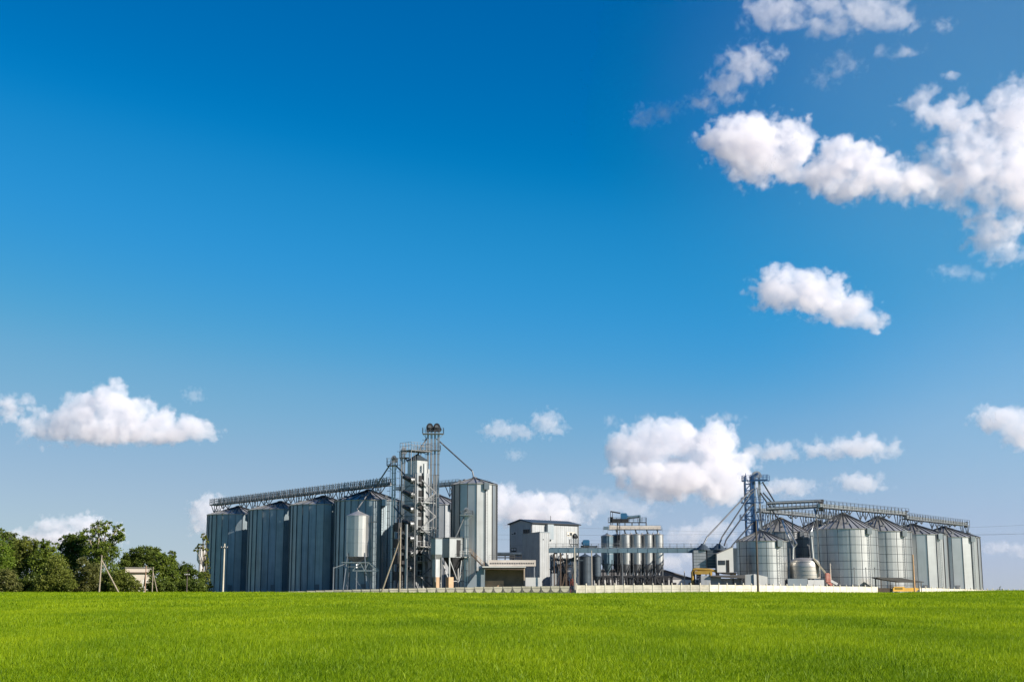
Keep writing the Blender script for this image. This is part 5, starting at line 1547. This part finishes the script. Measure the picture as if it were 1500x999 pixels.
pole(274, 840, 272, 'short tan pole before the dark bushes left of the silos', m=DKWOOD, r=.14, cross=((842, .5),))
# far power lines
pl = empty('power_line', (px(728, 395), 395, 0), 'three thin sagging wires strung across the sky behind the plant', 'power line')
x0 = px(728, 395)
for (va, vb, D) in ((783, 766, 395), (768, 781, 396), (790, 779, 397)):
    pts = []
    p, q = at(728, va, D), at(1560, vb, D)
    for k in range(31):
        t = k / 30; w_ = p.lerp(q, t); pts.append((w_.x - x0, w_.y - 395, w_.z - 1.2 * 4 * t * (1 - t)))
    m = MB(); m.tube(pts, .022, 5); m.build('wire', WIRE, pl)
ep = px(1560, 395) - x0
m = MB(); m.tube([(ep, 1, 0), (ep, 1, pz(764, 395))], .2, 8); m.bar((ep - 1.2, 1, pz(767, 395)), (ep + 1.2, 1, pz(767, 395)), .14); m.build('pole', WOOD, pl)
# ------------------------------------------------------------------ trees, bushes, the water tower and the little house
def leaf_mat(name, c0, c1):
    m = bpy.data.materials.new(name); m.use_nodes = True
    N, L = m.node_tree.nodes, m.node_tree.links
    N.remove(N['Principled BSDF'])
    g = N.new('ShaderNodeNewGeometry')
    n1 = N.new('ShaderNodeTexNoise'); n1.inputs['Scale'].default_value = .35; n1.inputs['Detail'].default_value = 3
    L.new(g.outputs['Position'], n1.inputs['Vector'])
    ad = N.new('ShaderNodeMath'); ad.operation = 'MULTIPLY_ADD'
    L.new(g.outputs['Random Per Island'], ad.inputs[0]); ad.inputs[1].default_value = .45; L.new(n1.outputs['Fac'], ad.inputs[2])
    cr = N.new('ShaderNodeValToRGB'); e = cr.color_ramp.elements
    e[0].position = .4; e[0].color = (*c0, 1); e[1].position = 1.0; e[1].color = (*c1, 1)
    L.new(ad.outputs[0], cr.inputs[0])
    df = N.new('ShaderNodeBsdfDiffuse'); tr = N.new('ShaderNodeBsdfTranslucent'); gl = N.new('ShaderNodeBsdfGlossy'); gl.inputs['Roughness'].default_value = .45
    L.new(cr.outputs[0], df.inputs[0]); L.new(cr.outputs[0], tr.inputs[0])
    m1 = N.new('ShaderNodeMixShader'); m1.inputs[0].default_value = .45
    L.new(df.outputs[0], m1.inputs[1]); L.new(tr.outputs[0], m1.inputs[2])
    m2 = N.new('ShaderNodeMixShader'); m2.inputs[0].default_value = .012
    L.new(m1.outputs[0], m2.inputs[1]); L.new(gl.outputs[0], m2.inputs[2])
    L.new(m2.outputs[0], N['Material Output'].inputs[0])
    return m


LF_DARK = leaf_mat('dark_leaves', (.055, .090, .017), (.155, .195, .034))
LF_MID = leaf_mat('mid_green_leaves', (.075, .122, .017), (.21, .26, .036))
LF_BRIGHT = leaf_mat('bright_leaves', (.075, .135, .014), (.19, .26, .03))
LF_OLIVE = leaf_mat('olive_leaves', (.085, .115, .020), (.235, .255, .050))
LF_TAN = leaf_mat('tan_green_leaves', (.085, .100, .028), (.205, .205, .060))
BARK = mat('bark', (.13, .10, .075), .9, 0, var=.3, scale=3)
BARKL = mat('pale_bark', (.24, .20, .15), .9, 0, var=.3, scale=3)


def crown_mesh(blobs, n_leaf, leaf, clump=.30):
    """leaf-sized quads in clumps spread through ellipsoids: (cx, cy, cz, rx, ry, rz)"""
    vol = np.array([b[3] * b[4] * b[5] for b in blobs]) ** .67
    vol = vol / vol.sum()
    P, Nn = [], []
    for b, w in zip(blobs, vol):
        n = int(n_leaf * w)
        nc = max(6, int(n / 26))
        d = rng.normal(size=(nc, 3)); d /= np.linalg.norm(d, axis=1)[:, None]
        rr = rng.uniform(.35, 1.0, nc) ** .5
        rr *= rng.uniform(.82, 1.12, nc)
        C_ = d * rr[:, None] * np.array(b[3:6])
        C_ = C_[C_[:, 2] > -b[5] * .92]
        k = rng.integers(0, len(C_), n)
        s = clump * min(b[3], b[5]) * rng.uniform(.5, 1.2, len(C_))[k]
        off = rng.normal(size=(n, 3)) * s[:, None] * .55 * np.array([1.0, 1.0, .75])
        P.append(C_[k] + off + np.array(b[:3]))
        nn = rng.normal(size=(n, 3)) * .8 + d[k % len(d)] * .3 + np.array([0, 0, .5])
        Nn.append(nn)
    P = np.concatenate(P); Nn = np.concatenate(Nn)
    keep = P[:, 2] > .15
    P, Nn = P[keep], Nn[keep]
    n = len(P)
    Nn /= np.linalg.norm(Nn, axis=1)[:, None]
    t = np.cross(Nn, rng.normal(size=(n, 3))); t /= np.linalg.norm(t, axis=1)[:, None]
    bt = np.cross(Nn, t)
    s = leaf * rng.uniform(.6, 1.35, n)[:, None]
    V = np.stack([P - t * s * .5, P + bt * s * .32, P + t * s * .5, P - bt * s * .32], 1).reshape(-1, 3)
    me = bpy.data.meshes.new('crown')
    me.vertices.add(len(V)); me.vertices.foreach_set('co', V.astype(np.float32).ravel())
    me.loops.add(4 * n); me.loops.foreach_set('vertex_index', np.arange(4 * n, dtype=np.int32))
    me.polygons.add(n); me.polygons.foreach_set('loop_start', np.arange(0, 4 * n, 4, dtype=np.int32))
    me.update(calc_edges=True)
    return me


def tree(name, label, u, D, blobs_px, n, leaf, lm, group, bark=BARK, tr=.28, cat='tree', clump=.30, depth=.9, z0=None, trunk_top=None):
    x = px(u, D)
    zb = float(zground(np.array([x]), np.array([float(D)]))[0]) if z0 is None else z0
    root = empty(name, (x, D, zb), label, cat, group)
    lo = max(blobs_px, key=lambda b: b[1] + b[3])
    if lo[1] + lo[3] > 848:          # skirts of foliage down to the grass
        blobs_px = list(blobs_px) + [(lo[0] + lo[2] * k, 864, lo[2] * .55, 7) for k in (-.75, 0, .75)]
    bl = []
    for (bu, bv, ru, rv) in blobs_px:
        c = at(bu, bv, D)
        k = D / F
        rx, rz = ru * k, rv * k
        bl.append((c.x - x, random.uniform(-.5, .5) * rx, c.z - zb, rx, depth * (rx + rz) / 2, rz))
    me = crown_mesh(bl, int(n * 2.5), leaf * .88, clump)
    me.materials.append(lm)
    co = bpy.data.objects.new('crown', me); COL.objects.link(co); co.parent = root
    m = MB()
    top = max(b[2] + .3 * b[5] for b in bl) if trunk_top is None else trunk_top
    c0 = bl[0]
    mid = Vector((random.uniform(-.3, .3), 0, top * .45))
    m.tube([(0, 0, -.3), (0.02, 0, top * .2), mid, (c0[0] * .7, c0[1] * .7, top)], [tr * 1.25, tr, tr * .75, tr * .25], 9)
    for b in bl:
        e = Vector((b[0], b[1], b[2]))
        if e.z < top * .35: continue
        s = Vector((0.02, 0, 0)).lerp(mid, min(1, max(.5, (e.z * .55) / max(mid.z, .1))))
        kn = s.lerp(e, .5) + Vector((random.uniform(-.3, .3), random.uniform(-.3, .3), .25))
        m.tube([s, kn, e, e + Vector((random.uniform(-.4, .4) * b[3], 0, b[5] * .6))], [tr * .55, tr * .4, tr * .22, tr * .08], 6)
        for j in range(3):
            q = e + Vector((random.uniform(-.8, .8) * b[3], random.uniform(-.6, .6) * b[4], random.uniform(-.1, .8) * b[5]))
            m.tube([kn.lerp(e, .5), q], [tr * .2, tr * .06], 5)
    m.build('trunk', bark, root)
    return root


GT = 'trees at the left edge of the field'
GU = 'bushes along the left edge of the field'
tree('leafy_tree', 'bright green tree cut by the left edge of the picture', 0, 272, [(-4, 815, 20, 28), (4, 835, 17, 22), (-12, 800, 16, 20), (8, 855, 14, 14)], 4200, .40, LF_BRIGHT, GT)
tree('leafy_tree', 'dark feathery tree behind the bright one at the left edge', 12, 300, [(8, 795, 14, 16), (15, 785, 9, 9), (3, 781, 8, 8), (20, 805, 13, 18), (12, 830, 22, 30)], 4200, .42, LF_DARK, GT)
tree('leafy_tree', 'broad olive green tree with a ragged top, left of centre in the wood', 40, 285, [(32, 812, 20, 22), (45, 802, 14, 13), (22, 822, 18, 22), (40, 835, 28, 26), (52, 798, 6, 9), (36, 794, 9, 8)], 7000, .42, LF_OLIVE, GT)
tree('leafy_tree', 'mid green pointed tree between the olive tree and the tall dark tree', 68, 283, [(66, 810, 12, 18), (76, 822, 16, 20), (62, 826, 18, 22), (80, 838, 20, 24), (64, 797, 5, 9), (81, 800, 5, 10), (60, 848, 24, 16)], 6500, .42, LF_MID, GT)
tree('tall_tree', 'tallest tree, an airy dark crown with sky showing through and pale trunks', 142, 284,
     [(145, 774, 15, 10), (131, 784, 13, 11), (168, 784, 12, 10), (173, 774, 9, 7), (179, 787, 8, 8), (157, 769, 9, 6), (146, 800, 20, 14), (160, 808, 16, 14), (134, 812, 18, 18), (150, 830, 22, 20)], 6200, .40, LF_MID, GT, bark=BARKL, tr=.36, clump=.30)
tree('leafy_tree', 'dense dark tree leaning on the left of the tallest tree', 104, 288, [(102, 792, 13, 10), (112, 788, 11, 8), (95, 802, 10, 10), (118, 800, 12, 12), (108, 814, 20, 18), (100, 832, 20, 20)], 6500, .42, LF_DARK, GT)
tree('leafy_tree', 'rounded dark tree right of the tallest tree, behind the cream building', 206, 300, [(212, 812, 15, 13), (198, 812, 13, 11), (222, 806, 10, 9), (190, 820, 12, 12), (205, 828, 26, 18), (185, 835, 16, 20), (228, 820, 12, 16)], 7000, .42, LF_DARK, GT)
tree('leafy_tree', 'yellow green tree right of the small cream building', 240, 282, [(236, 822, 12, 14), (246, 830, 12, 16), (232, 838, 14, 18), (250, 848, 14, 16), (240, 855, 16, 12)], 4800, .38, LF_MID, GT)
tree('slim_tree', 'slim feathery tree behind the yellow green tree', 253, 300, [(252, 818, 7, 14), (254, 835, 9, 18), (250, 812, 4, 8)], 1500, .40, LF_DARK, GT, tr=.2)
tree('leafy_tree', 'low dark tree between the slim tree and the water tower', 272, 300, [(274, 836, 14, 12), (266, 846, 14, 14), (284, 848, 14, 16), (274, 856, 22, 12)], 4800, .42, LF_DARK, GT)
tree('slim_tree', 'sparse sunlit tree growing beside and above the water tower', 296, 329, [(298, 785, 4, 6), (302, 792, 4, 7), (293, 800, 5, 5), (287, 805, 4, 5), (298, 802, 4, 5), (303, 808, 3, 9), (303, 830, 4, 14), (296, 846, 5, 12), (302, 852, 8, 16)], 2400, .36, LF_OLIVE, GT, tr=.2, bark=BARKL)
# shrubs
tree('bush', 'yellowish bush in the lower left corner of the wood', 5, 266, [(6, 848, 15, 14), (20, 858, 13, 9), (-6, 856, 14, 12)], 3200, .34, LF_TAN, GU, cat='bush', tr=.12)
tree('bush', 'dark shadowy bush under the olive tree', 35, 276, [(34, 856, 18, 10), (50, 852, 18, 13), (22, 852, 12, 10)], 3200, .36, LF_DARK, GU, cat='bush', tr=.12)
tree('bush', 'wide olive bush below the pointed tree', 86, 270, [(85, 846, 22, 18), (70, 854, 20, 13), (100, 856, 16, 11), (82, 828, 14, 14)], 6000, .34, LF_OLIVE, GU, cat='bush', tr=.14)
tree('bush', 'tan green bush left of the leaning pole', 126, 272, [(125, 846, 18, 18), (134, 838, 12, 14), (114, 856, 14, 11), (138, 856, 12, 11), (120, 826, 9, 10)], 5000, .34, LF_TAN, GU, cat='bush', tr=.14)
tree('bush', 'dark bush behind the foot of the leaning pole', 158, 277, [(155, 852, 14, 13), (168, 850, 14, 14), (150, 860, 14, 8)], 3200, .36, LF_DARK, GU, cat='bush', tr=.12)
tree('bush', 'greyish olive bush in front of the small cream building', 182, 271, [(180, 852, 17, 14), (193, 858, 13, 10), (172, 856, 13, 11), (176, 842, 10, 9)], 5200, .32, LF_OLIVE, GU, cat='bush', tr=.12)
tree('bush', 'dark bush right of the cream building, behind the short poles', 232, 277, [(234, 858, 16, 10), (224, 856, 10, 9), (246, 860, 14, 8)], 3000, .36, LF_DARK, GU, cat='bush', tr=.12)
tree('bush', 'dark bush against the leftmost silo', 290, 278, [(288, 858, 12, 10), (274, 858, 14, 10), (262, 860, 12, 8)], 3200, .36, LF_DARK, GU, cat='bush', tr=.12)
# little house
HOUSE = mat('pale_render', (.47, .415, .35), .85, 0, var=.08, dirt=(.4, .34, .28), dirt_amt=.4)
hx = px(183, 292)
hs_ = empty('small_building', (hx, 292, 0), 'small cream flat roofed building among the trees', 'building', rz=R(24))
w_ = (px(218, 292) - hx) / cos(R(24))
zt = pz(832, 292)
m = MB(); m.box(0, w_, 0, 7, 0, zt); m.build('wall', HOUSE, hs_)
m = MB(); m.box(-.15, w_ + .15, -.15, 7.15, zt, zt + .22); m.build('roof', GREYC, hs_)
m = MB(); m.box(.5, w_ - .35, -.45, -.02, pz(839, 292), pz(837.6, 292)); m.build('awning', BROWN, hs_)
m = MB(); m.box(w_ - 1.9, w_ - .9, -.05, .02, 0.05, pz(849, 292)); m.build('door', WHITE, hs_)
m = MB(); m.box(.8, 2.2, -.05, .02, pz(853, 292), pz(844, 292)); f = m.build('window_frame', WHITE, hs_)
m = MB(); m.box(.92, 2.08, -.07, -.05, pz(852.3, 292), pz(844.7, 292)); m.build('pane', GLASS, f)
# water tower
wt = empty('water_tower', (px(293, 335), 335, 0), 'white water tower with a rounded tank on a slender stem', 'water tower')
k = 335 / F
z1, z2, z3 = pz(823, 335), pz(820, 335), pz(805, 335)
m = MB(); m.lathe([(3.6 * k, z1 - .3), (5.2 * k, z1 + .3), (5.8 * k, z2), (5.8 * k, z3), (5.2 * k, z3 + .5), (.01, z3 + .9)], 20); m.build('tank', WHITE, wt, smooth=False)
m = MB(); m.lathe([(3.2 * k, 0), (2.7 * k, z1 - .3)], 16); m.build('stem', mat('stained_white_paint', (.55, .53, .5), .7, 0, var=.15, dirt=(.3, .28, .25), dirt_amt=.7, streak=True), wt)
m = MB()
for s in (0, .4): m.bar((3.3 * k + .1, -.2 + s, 0), (3.3 * k + .1, -.2 + s, z1), .05)
m.build('ladder', FRAME, wt)
# distant bushes right of the plant
tree('bush', 'two tiny distant bushes on the horizon right of the last silo', 1466, 520, [(1464.5, 863.5, 1.6, 1.6), (1468.5, 863.3, 1.6, 1.8)], 160, .35, LF_DARK, None, cat='bush', tr=.06)
